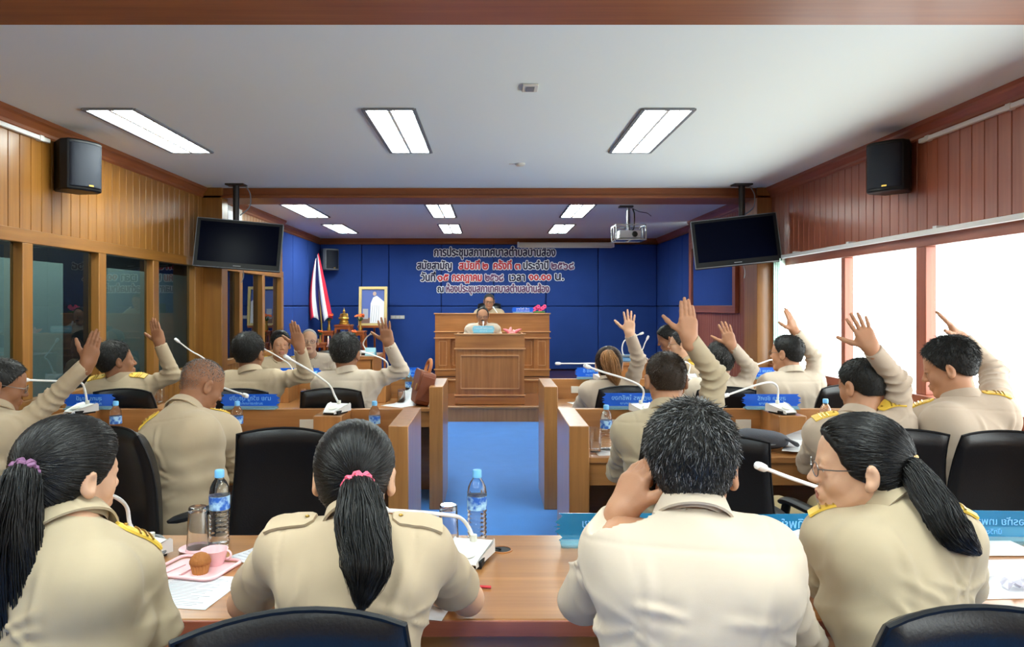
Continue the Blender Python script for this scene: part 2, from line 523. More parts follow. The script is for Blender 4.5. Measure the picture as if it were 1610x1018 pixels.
# pilaster, end wall in flare-tinted wood and the framed pin board
st(MB().box(2.64, XR + .05, BEAM0, BEAM0 + .36, 0, ZC), 'trim_60', M['desk_wood_z'], bevel=.006)
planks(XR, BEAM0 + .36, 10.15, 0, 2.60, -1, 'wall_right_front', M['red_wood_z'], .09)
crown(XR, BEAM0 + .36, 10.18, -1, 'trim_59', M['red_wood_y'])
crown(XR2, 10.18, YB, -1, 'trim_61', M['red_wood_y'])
nb = thing('notice_board', 'blue notice board in a brown wood frame on the end wall', 'notice board', (XR - .016, 9.15, 1.44))
MB().box(-.02, 0, -.86, .86, .05, .87).build('board_cloth', M['blue_pad'], nb)
for z in (0, .86):
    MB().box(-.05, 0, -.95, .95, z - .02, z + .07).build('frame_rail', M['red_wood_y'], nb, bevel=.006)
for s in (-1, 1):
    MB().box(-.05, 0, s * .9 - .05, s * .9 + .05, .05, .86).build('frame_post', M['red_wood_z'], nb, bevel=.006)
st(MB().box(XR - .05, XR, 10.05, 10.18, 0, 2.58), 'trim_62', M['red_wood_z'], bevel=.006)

# ---- upholstered blue end of the room
def pads_y(x, y0, y1, side, name, n, zs=(.4, 1.5, 2.58)):
    b = MB(); w = (y1 - y0) / n
    for k in range(n):
        for z0, z1 in zip(zs[:-1], zs[1:]):
            b.box(x, x + side * .045, y0 + k * w + .004, y0 + (k + 1) * w - .004, z0 + .004, z1 - .004)
    o = st(b, name, M['blue_pad'], bevel=.014)
    st(MB().box(x - side * .06, x + side * .004, y0, y1, 0, ZC), name + '_backing', M['blue_seam'])
    return o

pads_y(XL2, 10.08, YB, 1, 'wall_left_padded', 3)
pads_y(XR2, 10.18, YB, -1, 'wall_right_padded', 3)
b = MB()
xs = [XL + .045, -1.75] + [(612 - CX) / FPX * YB + .91 * k for k in range(6)] + [XR - .045]
xs = [XL2 + .045, -2.25, -1.775, -.865, .045, .955, 1.865, XR2 - .045]
for a, c in zip(xs[:-1], xs[1:]):
    for z0, z1 in ((.4, 1.5), (1.5, 2.58)):
        b.box(a + .004, c - .004, YB - .05, YB, z0 + .004, z1 - .004)
st(b, 'wall_back', M['blue_pad'], bevel=.014)
st(MB().box(XL2 - .06, XR2 + .06, YB - .006, YB + .06, 0, ZC), 'wall_back_backing', M['blue_seam'])
pr = [(0, 0), (.02, 0), (.03, .012), (.03, .03), (.055, .065), (.07, .075), (.07, .10), (0, .10)]
st(MB().prism([(XL2, YB - a, ZC - .10 + c) for a, c in pr], (XR2 - XL2, 0, 0)), 'trim_63', M['beam_wood_x'])
sc_ = thing('projector_screen', 'white rolled-up projector screen casing above the wall lettering', 'projector screen', (1.29, YB - .11, 2.565))
MB().rbox(-.82, .82, -.05, .04, -.04, .04, .02, 'x').build('casing', M['offwhite'], sc_, smooth=True)
for s in (-1, 1):
    MB().box(s * .82 - .015, s * .82 + .015, -.055, .06, -.045, .045).build('end_cap', M['white'], sc_, bevel=.004)
MB().box(-.8, .8, -.02, .0, -.055, -.035).build('bottom_bar', M['white'], sc_)

# ---- beams
st(MB().box(XL - .05, XR + .05, BEAM0 + .03, BEAM1, 2.59, ZC), 'trim_64', M['beam_wood_x'], bevel=.006)
st(MB().box(XL, XR, BEAM0, BEAM1 + .02, 2.576, 2.604), 'trim_65', M['beam_wood_x'], bevel=.004)
st(MB().box(XL, XR, 2.42, 2.81, 2.58, ZC), 'trim_66', M['beam_wood_x'], bevel=.006)

# ---- wall conduits
def conduit(x, y0, y1, z, lab):
    t = thing('cable_conduit', lab, 'conduit', (x, (y0 + y1) / 2, z))
    h = (y1 - y0) / 2
    MB().box(-.014, .014, -h, h, -.014, .014).build('trunking', M['white'], t, bevel=.004)
    for k in (-.6, .1, .9):
        MB().box(-.018, .018, k * h - .02, k * h + .02, -.018, .018).build('clip', M['white'], t, bevel=.003)
conduit(XL + .03, 2.9, 4.72, 2.565, 'white cable trunking above the golden planks, leading to a loudspeaker')
conduit(XR - .03, 2.9, 4.72, 2.565, 'white cable trunking above the window-side planks, leading to a loudspeaker')

# ---- raised platform, two steps
M['plat_floor'] = wood('platform_boards', srgb(150, 88, 44), srgb(104, 56, 28), 'x', rough=.16, coat=.6)
st(MB().box(XL, XR, 9.52, 11.02, 0, .195), 'stage_platform_lower', [M['plat_floor']])
st(MB().box(XL, XR, 9.5, 9.535, 0, .17), 'stage_riser_lower', M['desk_wood_z'])
st(MB().box(XL, XR, 9.485, 9.56, .17, .2), 'stage_nosing_lower', M['desk_wood_x'], bevel=.006)
st(MB().box(XL, XR, 11.02, YB, 0, .395), 'stage_platform_upper', [M['dark_wood']])
st(MB().box(XL, XR, 11.0, 11.03, .195, .37), 'stage_riser_upper', M['desk_wood_z'])
st(MB().box(XL, XR, 10.985, 11.06, .37, .4), 'stage_nosing_upper', M['desk_wood_x'], bevel=.006)

# ---- ceiling lights (each a frame, two lamp strips, fins and a centre bar)
def ceiling_light(x, y, label):
    t = thing('ceiling_light', label, 'ceiling light', (x, y, ZC), 0, 'recessed fluorescent ceiling lights')
    L, W = .615, .152
    f = MB()
    for s in (-1, 1):
        f.box(s * W - .012, s * W + .012, -L, L, -.012, 0); f.box(-W, W, s * L - .012, s * L + .012, -.012, 0)
    f.build('frame', M['grey'], t, bevel=.002)
    for s in (-1, 1):
        MB().box(s * .075 - .058, s * .075 + .058, -L + .02, L - .02, -.006, -.001).build('lamp_strip', M['tube_light'], t)
    MB().box(-.01, .01, -L, L, -.011, 0).build('centre_bar', M['white'], t)
    fin = MB()
    for k in range(-5, 6):
        fin.box(-W, W, k * .108 - .0015, k * .108 + .0015, -.011, -.006)
    fin.build('louvre', M['white'], t)
names = {4.97: 'nearest the loudspeakers', 9.03: 'just beyond the cross beam', 11.1: 'closest to the blue wall', 1.2: 'behind the near beam', -1.2: 'at the back of the room'}
for y in (4.97, 9.03, 11.1, 1.2, -1.2):
    for x, s in ((-2.28, 'on the side of the smoked panes'), (-.61, 'over the aisle'), (1.06, 'on the side of the bright windows')):
        ceiling_light(x, y, 'ceiling light ' + names[y] + ', ' + s)
sd = thing('ceiling_fitting', 'small white slotted fitting on the ceiling near the front beam', 'vent', (.21, 3.93, ZC))
MB().box(-.042, .042, -.06, .06, -.012, 0).build('plate', M['offwhite'], sd, bevel=.003)
MB().box(-.022, .022, -.04, .04, -.015, -.011).build('insert', M['grey'], sd)
sd = thing('ceiling_sensor', 'tiny white sensor on the ceiling before the cross beam', 'sensor', (.24, 6.05, ZC))
MB().lathe([(.0, -.02), (.03, -.018), (.045, -.006), (.045, 0)], 18).build('sensor_dome', M['offwhite'], sd, smooth=True)
MB().box(-.09, -.05, -.02, .02, -.006, 0).build('sensor_plate', M['offwhite'], sd)

# ---- loudspeakers
def loudspeaker(loc, rz, label, s=1.0, m='black'):
    t = thing('loudspeaker', label, 'loudspeaker', loc, rz, 'wall loudspeakers')
    # plan: tapered body with a curved grille, front towards -y
    pl = [(-.10, .13), (.10, .13), (.155, -.04), (.14, -.085)] + [(.14 * math.cos(a), -.085 - .05 * math.sin(a)) for a in np.linspace(.25, PI - .25, 7)] + [(-.14, -.085), (-.155, -.04)]
    MB().prism([(a * s, c * s, -.19 * s) for a, c in pl], (0, 0, .38 * s)).build('cabinet', M[m], t, bevel=.012 * s)
    g = MB().prism([(.128 * s * math.cos(a), (-.095 - .052 * math.sin(a)) * s, -.165 * s) for a in np.linspace(.0, PI, 13)], (0, 0, .33 * s)).build('grille', mat('speaker_grille', srgb(26, 31, 42), .5, spec=.3, bump=.5, bscale=500) if 'speaker_grille' not in bpy.data.materials else bpy.data.materials['speaker_grille'], t, bevel=.006)
    MB().box(.0 * s, .035 * s, -.152 * s, -.146 * s, -.158 * s, -.146 * s).build('badge', M['gold'], t)
    MB().box(-.03 * s, .03 * s, .12 * s, .24 * s, -.05 * s, .05 * s).build('bracket', M['dark_metal'], t)
    MB().tube([(.0, .12 * s, .15 * s), (.02, .17 * s, .22 * s), (.03, .2 * s, .2 * s)], .005, 6).build('cable', M['black'], t)
loudspeaker((-2.735, 4.83, 2.42), math.radians(62), 'black loudspeaker on the golden plank wall above the smoked panes', .87)
loudspeaker((2.655, 4.86, 2.42), math.radians(-52), 'black loudspeaker on the plank wall above the bright windows', .87)
loudspeaker((-2.77, 12.52, 2.30), math.radians(45), 'grey loudspeaker in the blue corner above the flag', .95, 'grey')
def mount(loc, label):
    t = thing('wall_bracket', label, 'bracket', loc)
    MB().box(-.045, .045, -.03, .03, -.14, .14).build('back_plate', M['black'], t, bevel=.004)
    for z in (-.09, .09):
        MB().box(-.06, .06, -.05, -.028, z - .025, z + .025).build('clamp', M['black'], t, bevel=.004)
mount((-2.79, 7.225, 2.13), 'black slotted bracket on the golden pilaster beside the hanging screen')
mount((2.735, 7.225, 2.12), 'black slotted bracket on the pilaster beside the bright windows')

# ---- hanging televisions
def tv(pole_xy, centre, yaw, tilt, roll, label):
    t = thing('television', label, 'television', (pole_xy[0], pole_xy[1], ZC), 0, 'televisions hanging from the ceiling')
    R = rotz(yaw) @ rotx(tilt) @ roty(roll)
    off = np.array(centre) - np.array((pole_xy[0], pole_xy[1], ZC))
    W, H = .395, .235
    b = MB().rbox(-W, W, -.03, .035, -H, H, .012, 'y'); b.box(-.25, .25, .03, .075, -.16, .16); b.xf(R, off)
    body = b.build('casing', M['black'], t, bevel=.006)
    s_ = MB().box(-W + .035, W - .035, -.034, -.029, -H + .055, H - .03); s_.xf(R, off); s_.build('screen', M['screen'], t)
    lg = MB().box(-.035, .035, -.0335, -.029, -H + .022, -H + .03); lg.xf(R, off); lg.build('maker_mark', M['grey'], t)
    bz = MB()
    for z in (-H + .002, H - .002):
        bz.tube([(-W, -.031, z), (W, -.031, z)], .0035, 6)
    for x in (-W + .002, W - .002):
        bz.tube([(x, -.031, -H), (x, -.031, H)], .0035, 6)
    bz.xf(R, off); bz.build('bezel_edge', M['grey'], t)
    p = MB().tube([(0, 0, 0), (0, 0, off[2] + .12)], .03, 14).build('ceiling_pole', M['dark_metal'], t, smooth=True)
    MB().box(-.09, .09, -.06, .06, -.015, 0).build('ceiling_plate', M['dark_metal'], t, bevel=.003)
    MB().tube([(0, 0, off[2] + .15), off + np.array((0, 0, .1)) + R @ np.array((0, .07, 0)), off + R @ np.array((0, .06, 0))], .03, 10).build('swivel_arm', M['dark_metal'], t, smooth=True)
    MB().tube(bez([(.09, .02, -.02), (.13, .02, -.1), (.12, .02, -.22), (.03, .02, -.3)], 16), .006, 6).build('cable', M['grey'], t, smooth=True)
    MB().tube(bez([off + R @ np.array((.05, .05, -H + .02)), off + R @ np.array((.06, .04, -H - .06)), off + R @ np.array((.045, .04, -H - .12))], 10), .004, 6).build('loose_cable', M['grey'], t, smooth=True)
tv((-2.46, 7.06), P(376, 386, 7.0), math.radians(12), math.radians(-8), math.radians(4), 'black flat television hanging by the golden pilaster above the smoked panes')
tv((2.42, 7.06), P(1156, 380, 7.0), math.radians(-12), math.radians(-8), math.radians(-5.5), 'black flat television hanging by the pilaster next to the bright windows')

# ---- caged projector under the ceiling
c = P(988, 376, 8.6)
pj = thing('projector', 'white projector in a silver cage under the front ceiling', 'projector', (c[0], c[1], ZC))
dz = c[2] - ZC
MB().rbox(-.13, .13, -.12, .14, dz + .0, dz + .09, .02).build('projector_body', M['white'], pj, bevel=.006)
MB().lathe([(.03, 0), (.034, .012), (.028, .02)], 16).xf(rotx(PI / 2), (.05, -.12, dz + .045)).build('lens', M['black_gloss'], pj, smooth=True)
cg = MB()
for x in (-.17, .17):
    for z in (dz - .02, dz + .15): cg.box(x - .006, x + .006, -.17, .17, z - .006, z + .006)
    for y in (-.17, 0, .17): cg.box(x - .006, x + .006, y - .006, y + .006, dz - .02, dz + .15)
for y in (-.17, .17):
    for z in (dz - .02, dz + .15): cg.box(-.17, .17, y - .006, y + .006, z - .006, z + .006)
cg.box(-.165, -.02, -.17, .17, dz - .022, dz - .012); cg.box(.02, .165, -.17, .17, dz - .022, dz - .012)
cg.build('cage', M['steel'], pj)
MB().tube([(0, 0, 0), (0, 0, dz + .1)], .022, 12).build('drop_pole', M['steel'], pj, smooth=True)
MB().box(-.11, .05, -.05, .05, -.02, 0).build('ceiling_plate', M['dark_metal'], pj)
MB().tube(bez([(.05, 0, -.03), (.07, 0, -.1), (.06, 0, dz + .12), (.0, -.05, dz + .09)], 16), .008, 6).build('power_cable', M['black'], pj, smooth=True)
MB().tube(bez([(.05, 0, -.03), (.14, .05, -.06), (.24, .1, -.07), (.3, .15, -.1)], 12), .004, 6).build('signal_cable', M['black'], pj, smooth=True)

# ---- lettering on the blue wall: each phrase is one cut-out board
M['navy'] = mat('navy_foam', srgb(36, 34, 70), .7)
M['red'] = mat('red_foam', srgb(196, 52, 62), .7)
M['mauve'] = mat('plum_foam', srgb(112, 72, 110), .7)
def phrase(body, px0, px1, py_base, mk, label, size=.172):
    d = YB - .06
    V, F = text_mesh(body, size, .004, 0)
    xs_ = [v[0] for v in V]; w = max(xs_) - min(xs_); mid = (max(xs_) + min(xs_)) / 2
    tw = (px1 - px0) / FPX * d
    fx = tw / w
    t = thing('wall_lettering', label, 'lettering', P((px0 + px1) / 2, py_base, d), 0, 'foam lettering on the blue wall')
    b = MB()
    for k in range(10):
        a = 2 * PI * k / 10
        b.add([((v[0] - mid) * fx + .0185 * math.cos(a), v[1] + .004 + k * .00005, v[2] + .0185 * math.sin(a)) for v in V], F)
    b.build('white_outline', M['paper'], t)
    b = MB()
    for k in range(4):
        a = 2 * PI * k / 4
        b.add([((v[0] - mid) * fx + .006 * math.cos(a), v[1] - .007 - k * .00005, v[2] + .006 * math.sin(a)) for v in V], F)
    b.build('letters', M[mk], t)
phrase('การประชุมสภาเทศบาลตำบลบ้านส้อง', 683, 873, 403, 'navy', 'topmost line of navy lettering with white outline on the blue wall', .205)
phrase('สมัยสามัญ', 656, 710, 423.5, 'navy', 'first navy word of the second lettering line', .19)
phrase('สมัยที่', 722, 754, 423.5, 'red', 'first red word of the second lettering line', .19)
phrase('๒', 759, 767, 423.5, 'red', 'lone red digit two in the second lettering line', .19)
phrase('ครั้งที่', 776, 804, 423.5, 'red', 'second red word of the second lettering line', .19)
phrase('๓', 810, 818, 423.5, 'red', 'lone red digit three in the second lettering line', .19)
phrase('ประจำปี', 823, 862, 423.5, 'navy', 'navy word before the year in the second lettering line', .19)
phrase('๒๕๖๘', 867, 902, 423.5, 'mauve', 'year in plum digits ending the second lettering line', .19)
phrase('วันที่', 662, 684, 442, 'navy', 'short navy word opening the third lettering line', .19)
phrase('๑๕', 688, 705, 442, 'red', 'two red digits of the day in the third lettering line', .19)
phrase('กรกฎาคม', 711, 757, 442, 'red', 'red month name in the third lettering line', .19)
phrase('๒๕๖๘', 763, 791, 442, 'mauve', 'year in plum digits in the third lettering line', .19)
phrase('เวลา', 801, 825, 442, 'navy', 'navy word before the time in the third lettering line', .19)
phrase('๑๐.๐๐', 832, 866, 440.5, 'red', 'red digits of the hour in the third lettering line', .19)
phrase('น.', 873, 886, 440.5, 'navy', 'single navy letter with full stop ending the third lettering line', .19)
phrase('ณ', 688, 697, 459.5, 'navy', 'single navy letter opening the lowest lettering line', .16)
phrase('ห้องประชุมสภาเทศบาลตำบลบ้านส้อง', 702, 863, 459.5, 'mauve', 'lowest long line of lettering just above the seated chairman', .175)
# ================================================================== desks
def desk(name, label, y0, y1, xa, xb, aisle, boxes, open_end=None):
    """bench desk: low work surface behind a taller privacy panel, closed by an end panel at the aisle (aisle = x of its aisle face)"""
    s = 1 if xb > xa else -1
    t = thing(name, label, 'desk', ((xa + xb) / 2, (y0 + y1) / 2, 0))
    ox, oy = (xa + xb) / 2, (y0 + y1) / 2
    def bx(nm, m, x0, x1, ya, yb, z0, z1, bev=.004):
        return MB().box(x0 - ox, x1 - ox, ya - oy, yb - oy, z0, z1).build(nm, m, t, bevel=bev)
    bx('privacy_panel', M['desk_wood_x'], xa + s * .1, xb, y1 - .045, y1, 0, .905)
    bx('end_panel', M['desk_wood_z'], xa, xa + s * .1, y0, y1, 0, .907)
    bx('worktop', M['desk_wood_x'], xa + s * .1, xb, y0 + .03, y1 - .045, .715, .745)
    bx('apron', M['desk_wood_x'], xa + s * .1, xb, y0 + .05, y0 + .07, .60, .715, .002)
    bx('end_panel', M['desk_wood_z'], xb - s * .03, xb, y0 + .05, y1 - .045, 0, .715)
    for x0, x1 in boxes:
        bx('microphone_box', M['desk_wood_z'], x0, x1, y1 - .32, y1 - .045, .745, .905)
    for x in [b_[0] - .1 for b_ in boxes]:
        sk = MB().box(x - .045 - ox, x + .045 - ox, y1 - .05 - oy, y1 - .045 - oy, .79, .845)
        sk.build('socket', M['offwhite'], t, bevel=.002)
    return t
desk('bench_desk', 'long wooden bench desk of the bald man, middle row on the smoked-pane side', 3.62, 4.28, -.409, -2.62, -.409, [(-.963, -.81), (-2.41, -2.26)])
desk('bench_desk', 'long wooden bench desk on the window side, middle row with grey bag', 3.62, 4.28, .387, 2.62, .387, [(.80, .95), (1.56, 1.71)])
desk('bench_desk', 'wooden bench desk with the brown leather bag, row closest to the platform', 5.39, 6.03, -.355, -2.55, -.355, [(-.96, -.82), (-1.72, -1.58)])
desk('bench_desk', 'wooden bench desk in front of the woman with brown ponytail, row closest to the platform', 5.39, 6.03, .392, 2.50, .392, [(.80, .94), (1.56, 1.70)])

# the long table across the room nearest the camera
t = thing('long_table', 'long veneered table across the room with the muffin tray and bottles on it', 'table', (0, 2.08, 0))
GX, GY = P(789, 863, 2.25)[0], 2.25
tb = MB().box(-2.6, 2.62, -.33, .32, .715, .75)
o = tb.build('tabletop', M['desk_wood_x'], t, bevel=.006)
MB().box(-2.6, 2.62, -.335, -.328, .71, .748).build('front_edge', M['red_wood_x'], t, bevel=.002)
MB().box(-2.55, 2.55, .22, .245, .05, .715).build('modesty_board', M['desk_wood_x'], t, bevel=.003)
MB().box(-2.55, 2.55, -.24, -.22, .60, .715).build('apron', M['desk_wood_x'], t, bevel=.003)
for x in (-2.5, -.9, .9, 2.5):
    MB().box(x - .02, x + .02, -.24, .22, 0, .715).build('leg_panel', M['desk_wood_z'], t, bevel=.003)
MB().lathe([(.028, -.0005), (.034, -.0005), (.034, .003), (.028, .003)], 24, (GX, GY - 2.08, .75), closed=True).build('grommet_ring', M['wood_x'], t, smooth=True, label='round cable hole ring')
MB().lathe([(0, 0), (.028, 0), (.028, .001), (0, .001)], 24, (GX, GY - 2.08, .7502)).build('grommet_hole', M['black'], t)

# ================================================================== rostrum and lectern
def ledge(b, x0, x1, y, z, out=.02, h=.02):
    b.box(x0 - out, x1 + out, y - out, y + .02, z - h / 2, z + h / 2)
rt = thing('rostrum', 'wide wooden rostrum on the upper platform where the chairman sits', 'rostrum', (.02, 11.5, .4))
b = MB().box(-.9, .9, 0, .05, .60, .985); b.build('front_board', M['wood_x'], rt, bevel=.003)
b = MB().box(-.66, .66, .05, .08, .1, .60); b.build('recessed_board', M['wood_z'], rt)
for s in (-1, 1):
    MB().box(s * .655, s * .9, 0, .08, .1, .60).build('pilaster', M['wood_z'], rt, bevel=.003)
    f = MB()
    for x in (.72, .835): f.box(s * x - .006, s * x + .006, -.008, 0, .17, .55)
    for z in (.17, .55): f.box(s * .72, s * .835, -.008, 0, z - .006, z + .006)
    f.build('panel_moulding', M['wood_light'], rt)
    f = MB()
    for x in (.50, .62): f.box(s * x - .006, s * x + .006, .042, .05, .17, .55)
    for z in (.17, .55): f.box(s * .50, s * .62, .042, .05, z - .006, z + .006)
    f.build('inset_moulding', M['wood_light'], rt)
    MB().box(s * .88, s * .9, .05, .75, 0, .985).build('side_board', M['wood_z'], rt, bevel=.003)
MB().box(-.9, .9, -.01, .09, 0, .1).build('plinth', M['wood_x'], rt, bevel=.003)
b = MB()
for z in (.985, .70, .60, .105): ledge(b, -.9, .9, -.0, z, .018, .018)
b.build('ledge_moulding', M['wood_light'], rt, bevel=.003)
MB().box(-.9, .9, .05, .52, .72, .75).build('worktop', M['wood_x'], rt, bevel=.003)

lt = thing('lectern', 'wooden lectern desk with framed front panel on the lower platform step', 'lectern', (-.015, 9.72, .2))
MB().box(-.455, .455, 0, .04, .09, .93).build('front_board', M['wood_z'], lt, bevel=.003)
MB().box(-.46, .46, -.012, .0, .74, .93).build('upper_board', M['wood_x'], lt, bevel=.003)
for s in (-1, 1):
    MB().box(s * .43, s * .455, .04, .62, 0, .93).build('side_board', M['wood_z'], lt, bevel=.003)
MB().box(-.46, .46, -.014, .04, 0, .09).build('plinth', M['wood_x'], lt, bevel=.003)
b = MB()
ledge(b, -.455, .455, -.0, .93, .02, .018); ledge(b, -.455, .455, -.0, .735, .02, .018); ledge(b, -.455, .455, -.0, .115, .02, .018)
b.build('ledge_moulding', M['wood_light'], lt, bevel=.003)
f = MB()
for z in (.205, .645): f.box(-.385, .385, -.014, 0, z - .008, z + .008)
for x in (-.385, .385): f.box(x - .006, x + .006, -.01, 0, .205, .645)
f.build('panel_moulding', M['wood_light'], lt, bevel=.002)
MB().box(-.43, .43, .04, .6, .73, .755).build('worktop', M['wood_x'], lt)

# clerks' side desks beyond the front row
def side_desk(label, x0, x1, y0, y1, h):
    t = thing('clerk_desk', label, 'desk', ((x0 + x1) / 2, (y0 + y1) / 2, 0))
    w, d = (x1 - x0) / 2, (y1 - y0) / 2
    MB().box(-w, w, -d, d, h - .03, h).build('desk_top', M['wood_x'], t, bevel=.003)
    MB().box(-w + .02, w - .02, -d + .02, -d + .04, 0, h - .03).build('front_board', M['wood_x'], t)
    for s in (-1, 1):
        MB().box(s * (w - .03), s * (w - .01), -d + .02, d - .02, 0, h - .03).build('side_board', M['wood_z'], t)
    return t
side_desk('small wooden clerk desk with a microphone, beside the old man in glasses', -1.42, -1.10, 6.85, 7.45, 1.03)
side_desk('wooden clerk desk carrying blue telephone clutter, near the planked end wall', 1.18, 1.62, 6.75, 7.25, .98)

# ================================================================== office chairs
def back_mesh(W, H, T, taper=.24, corner=.12, bow=.05, n=20):
    u = np.linspace(-1, 1, n + 1)
    U, V = np.meshgrid(u, u, indexing='ij')
    X = U * np.sqrt(1 - corner * V ** 2 / 2) * W / 2
    Z = V * np.sqrt(1 - corner * U ** 2 / 2) * H / 2
    X = X * (1 - taper * (V + 1) / 2 * np.ones_like(U))
    th = T / 2 * np.clip((1 - np.abs(U) ** 9) * (1 - np.abs(V) ** 9), 0, 1) ** .4
    cy = bow * (1 - U ** 2) - .035 * V ** 2 + .02 * np.sin(V * 2.2)
    A = np.stack([X, cy - th, Z], -1).reshape(-1, 3)
    B = np.stack([X, cy + th * 1.1, Z], -1).reshape(-1, 3)
    N = n + 1
    i, j = np.meshgrid(np.arange(n), np.arange(n), indexing='ij')
    q = np.stack([i * N + j, (i + 1) * N + j, (i + 1) * N + j + 1, i * N + j + 1], -1).reshape(-1, 4)
    return np.concatenate([A, B]), np.concatenate([q, q[:, ::-1] + N * N]), N
def rim_path(W, H, taper=.24, corner=.12, bow=.05, n=10, off=0):
    u = np.linspace(-1, 1, n + 1)
    uv = [(a, -1) for a in u] + [(1, a) for a in u[1:]] + [(a, 1) for a in u[::-1][1:]] + [(-1, a) for a in u[::-1][1:]]
    out = []
    for U, V in uv:
        x = U * math.sqrt(1 - corner * V * V / 2) * W / 2 * (1 - taper * (V + 1) / 2)
        z = V * math.sqrt(1 - corner * U * U / 2) * H / 2
        out.append((x, bow * (1 - U * U) - .035 * V * V + .02 * math.sin(V * 2.2) + off, z))
    return out
def make_chair(label, grp):
    t = thing('office_chair', label, 'chair', (0, 0, 0), 0, grp)
    Va, Fa, N = back_mesh(.47, .56, .075)
    R = rotx(math.radians(9))
    bk = np.array([R @ p for p in Va]) + np.array((0, -.245, .735))
    arr_mesh('backrest', bk, Fa, M['leather'], t)
    rp = MB().tube([R @ np.array(p) + np.array((0, -.245, .735)) for p in rim_path(.468, .558)], .0055, 6)
    rp.build('piping', M['black'], t, smooth=True)
    Vs, Fs, N = back_mesh(.5, .5, .09, .05, .35, .02)
    S = rotx(PI / 2)
    arr_mesh('seat', np.array([S @ (p * np.array((1, 1, -1))) for p in Vs]) + np.array((0, .01, .44)), Fs[:, ::-1], M['leather'], t)
    for s in (-1, 1):
        MB().tube(bez([(s * .26, -.24, .66), (s * .285, -.12, .665), (s * .285, .05, .66), (s * .275, .16, .63)], 12), [.010, .024] + [.028] * 9 + [.022, .008], 10, flat=.6).build('armrest', M['black'], t, smooth=True)
        MB().tube(bez([(s * .275, .1, .64), (s * .28, .12, .52), (s * .26, .05, .42), (s * .2, .0, .40)], 10), .02, 8).build('arm_post', M['black'], t, smooth=True)
    MB().tube([(0, -.12, .41), (0, -.26, .41), (0, -.29, .52), (0, -.275, .66)], .03, 8, flat=.6).build('back_bracket', M['black'], t, smooth=True)
    MB().lathe([(.03, .09), (.03, .24), (.02, .24), (.02, .38), (.09, .385), (.09, .4)], 16).build('gas_column', M['dark_metal'], t, smooth=True)
    for k in range(5):
        a = 2 * PI * k / 5 + .3
        c_, s_ = math.cos(a), math.sin(a)
        lg = MB().tube([(.02 * c_, .02 * s_, .10), (.16 * c_, .16 * s_, .095), (.29 * c_, .29 * s_, .07)], [.03, .026, .02], 8)
        lo_ = lg.build('base_leg', M['black'], t, smooth=True)
        MB().lathe([(0, -.012), (.026, -.012), (.028, 0), (.026, .012), (0, .012)], 14).xf(rotz(a) @ rotx(PI / 2), (.29 * c_, .29 * s_, .028)).build('caster', M['black'], lo_, smooth=True)
    return t
CH_GRP = 'black leather office chairs'
chair0 = make_chair('black leather chair back behind the woman with pink hair tie', CH_GRP)
used = [False]
def chair(px, d, yaw_deg, label, x=None):
    if not used[0]:
        c = chair0; used[0] = True
    else:
        c = copy_tree(chair0)
    c.location = ((px - CX) / FPX * d if x is None else x, d + .25, 0)
    c.rotation_euler = (0, 0, math.radians(yaw_deg))
    c['label'] = label
    return c
chair(420, 1.17, 10, 'black leather chair back behind the woman with pink hair tie')
chair(1562, 1.185, -4, 'black leather chair back behind the woman in glasses with a ponytail')
chair(222, 2.92, -24, 'black leather chair between the purple hair-tie woman and the bald man')
chair(443, 2.92, 3, 'empty black leather chair next to the bald man, full back in view')
chair(1136, 2.75, -4, 'black leather chair seen beside the head of the man on the phone')
chair(1402, 2.88, 6, 'black leather chair behind the man with gold shoulder boards writing')
chair(1604, 2.84, -12, 'black leather chair behind the heavy man below the bright window')
chair(205, 4.3, -4, 'black leather chair behind the man by the smoked panes looking aside')
chair(376, 4.3, 2, 'black leather chair behind the raised-hand man with round dark hair')
chair(521, 4.33, 2, 'black leather chair behind the raised-hand man near the leather bag')
chair(985, 4.45, 0, 'black leather chair behind the woman with brown ponytail')
chair(1138, 4.4, 0, 'black leather chair behind the grey-haired man raising a hand')
chair(1320, 4.5, 6, 'black leather chair behind the raised-hand man in the white light')
# chairman's green-black chair on the upper platform
cc = copy_tree(chair0); cc.scale = (1.1, 1, 1.14); cc.location = (-.03, 12.3, .4); cc.rotation_euler = (0, 0, PI)
cc['label'] = 'high black leather chair of the chairman on the upper platform'
lc = copy_tree(chair0); lc.location = (-.1, 10.42, .2); lc.rotation_euler = (0, 0, PI)
lc['label'] = 'black chair of the man seated behind the lectern'
for x, y, rz, lab in ((-2.04, 6.85, 165, 'black chair of the dark-haired man facing the room'), (-1.86, 7.75, 160, 'black chair of the old man with white hair'), (1.72, 7.55, 85, 'black chair of the man bowing his head'), (1.95, 7.0, 88, 'black chair of the woman in glasses by the planked end wall')):
    c = copy_tree(chair0); c.location = (x, y, 0); c.rotation_euler = (0, 0, math.radians(rz)); c['label'] = lab
# ================================================================== people: smooth-blended bodies meshed on a grid
def unit(v):
    v = np.asarray(v, float); return v / (np.linalg.norm(v) + 1e-12)

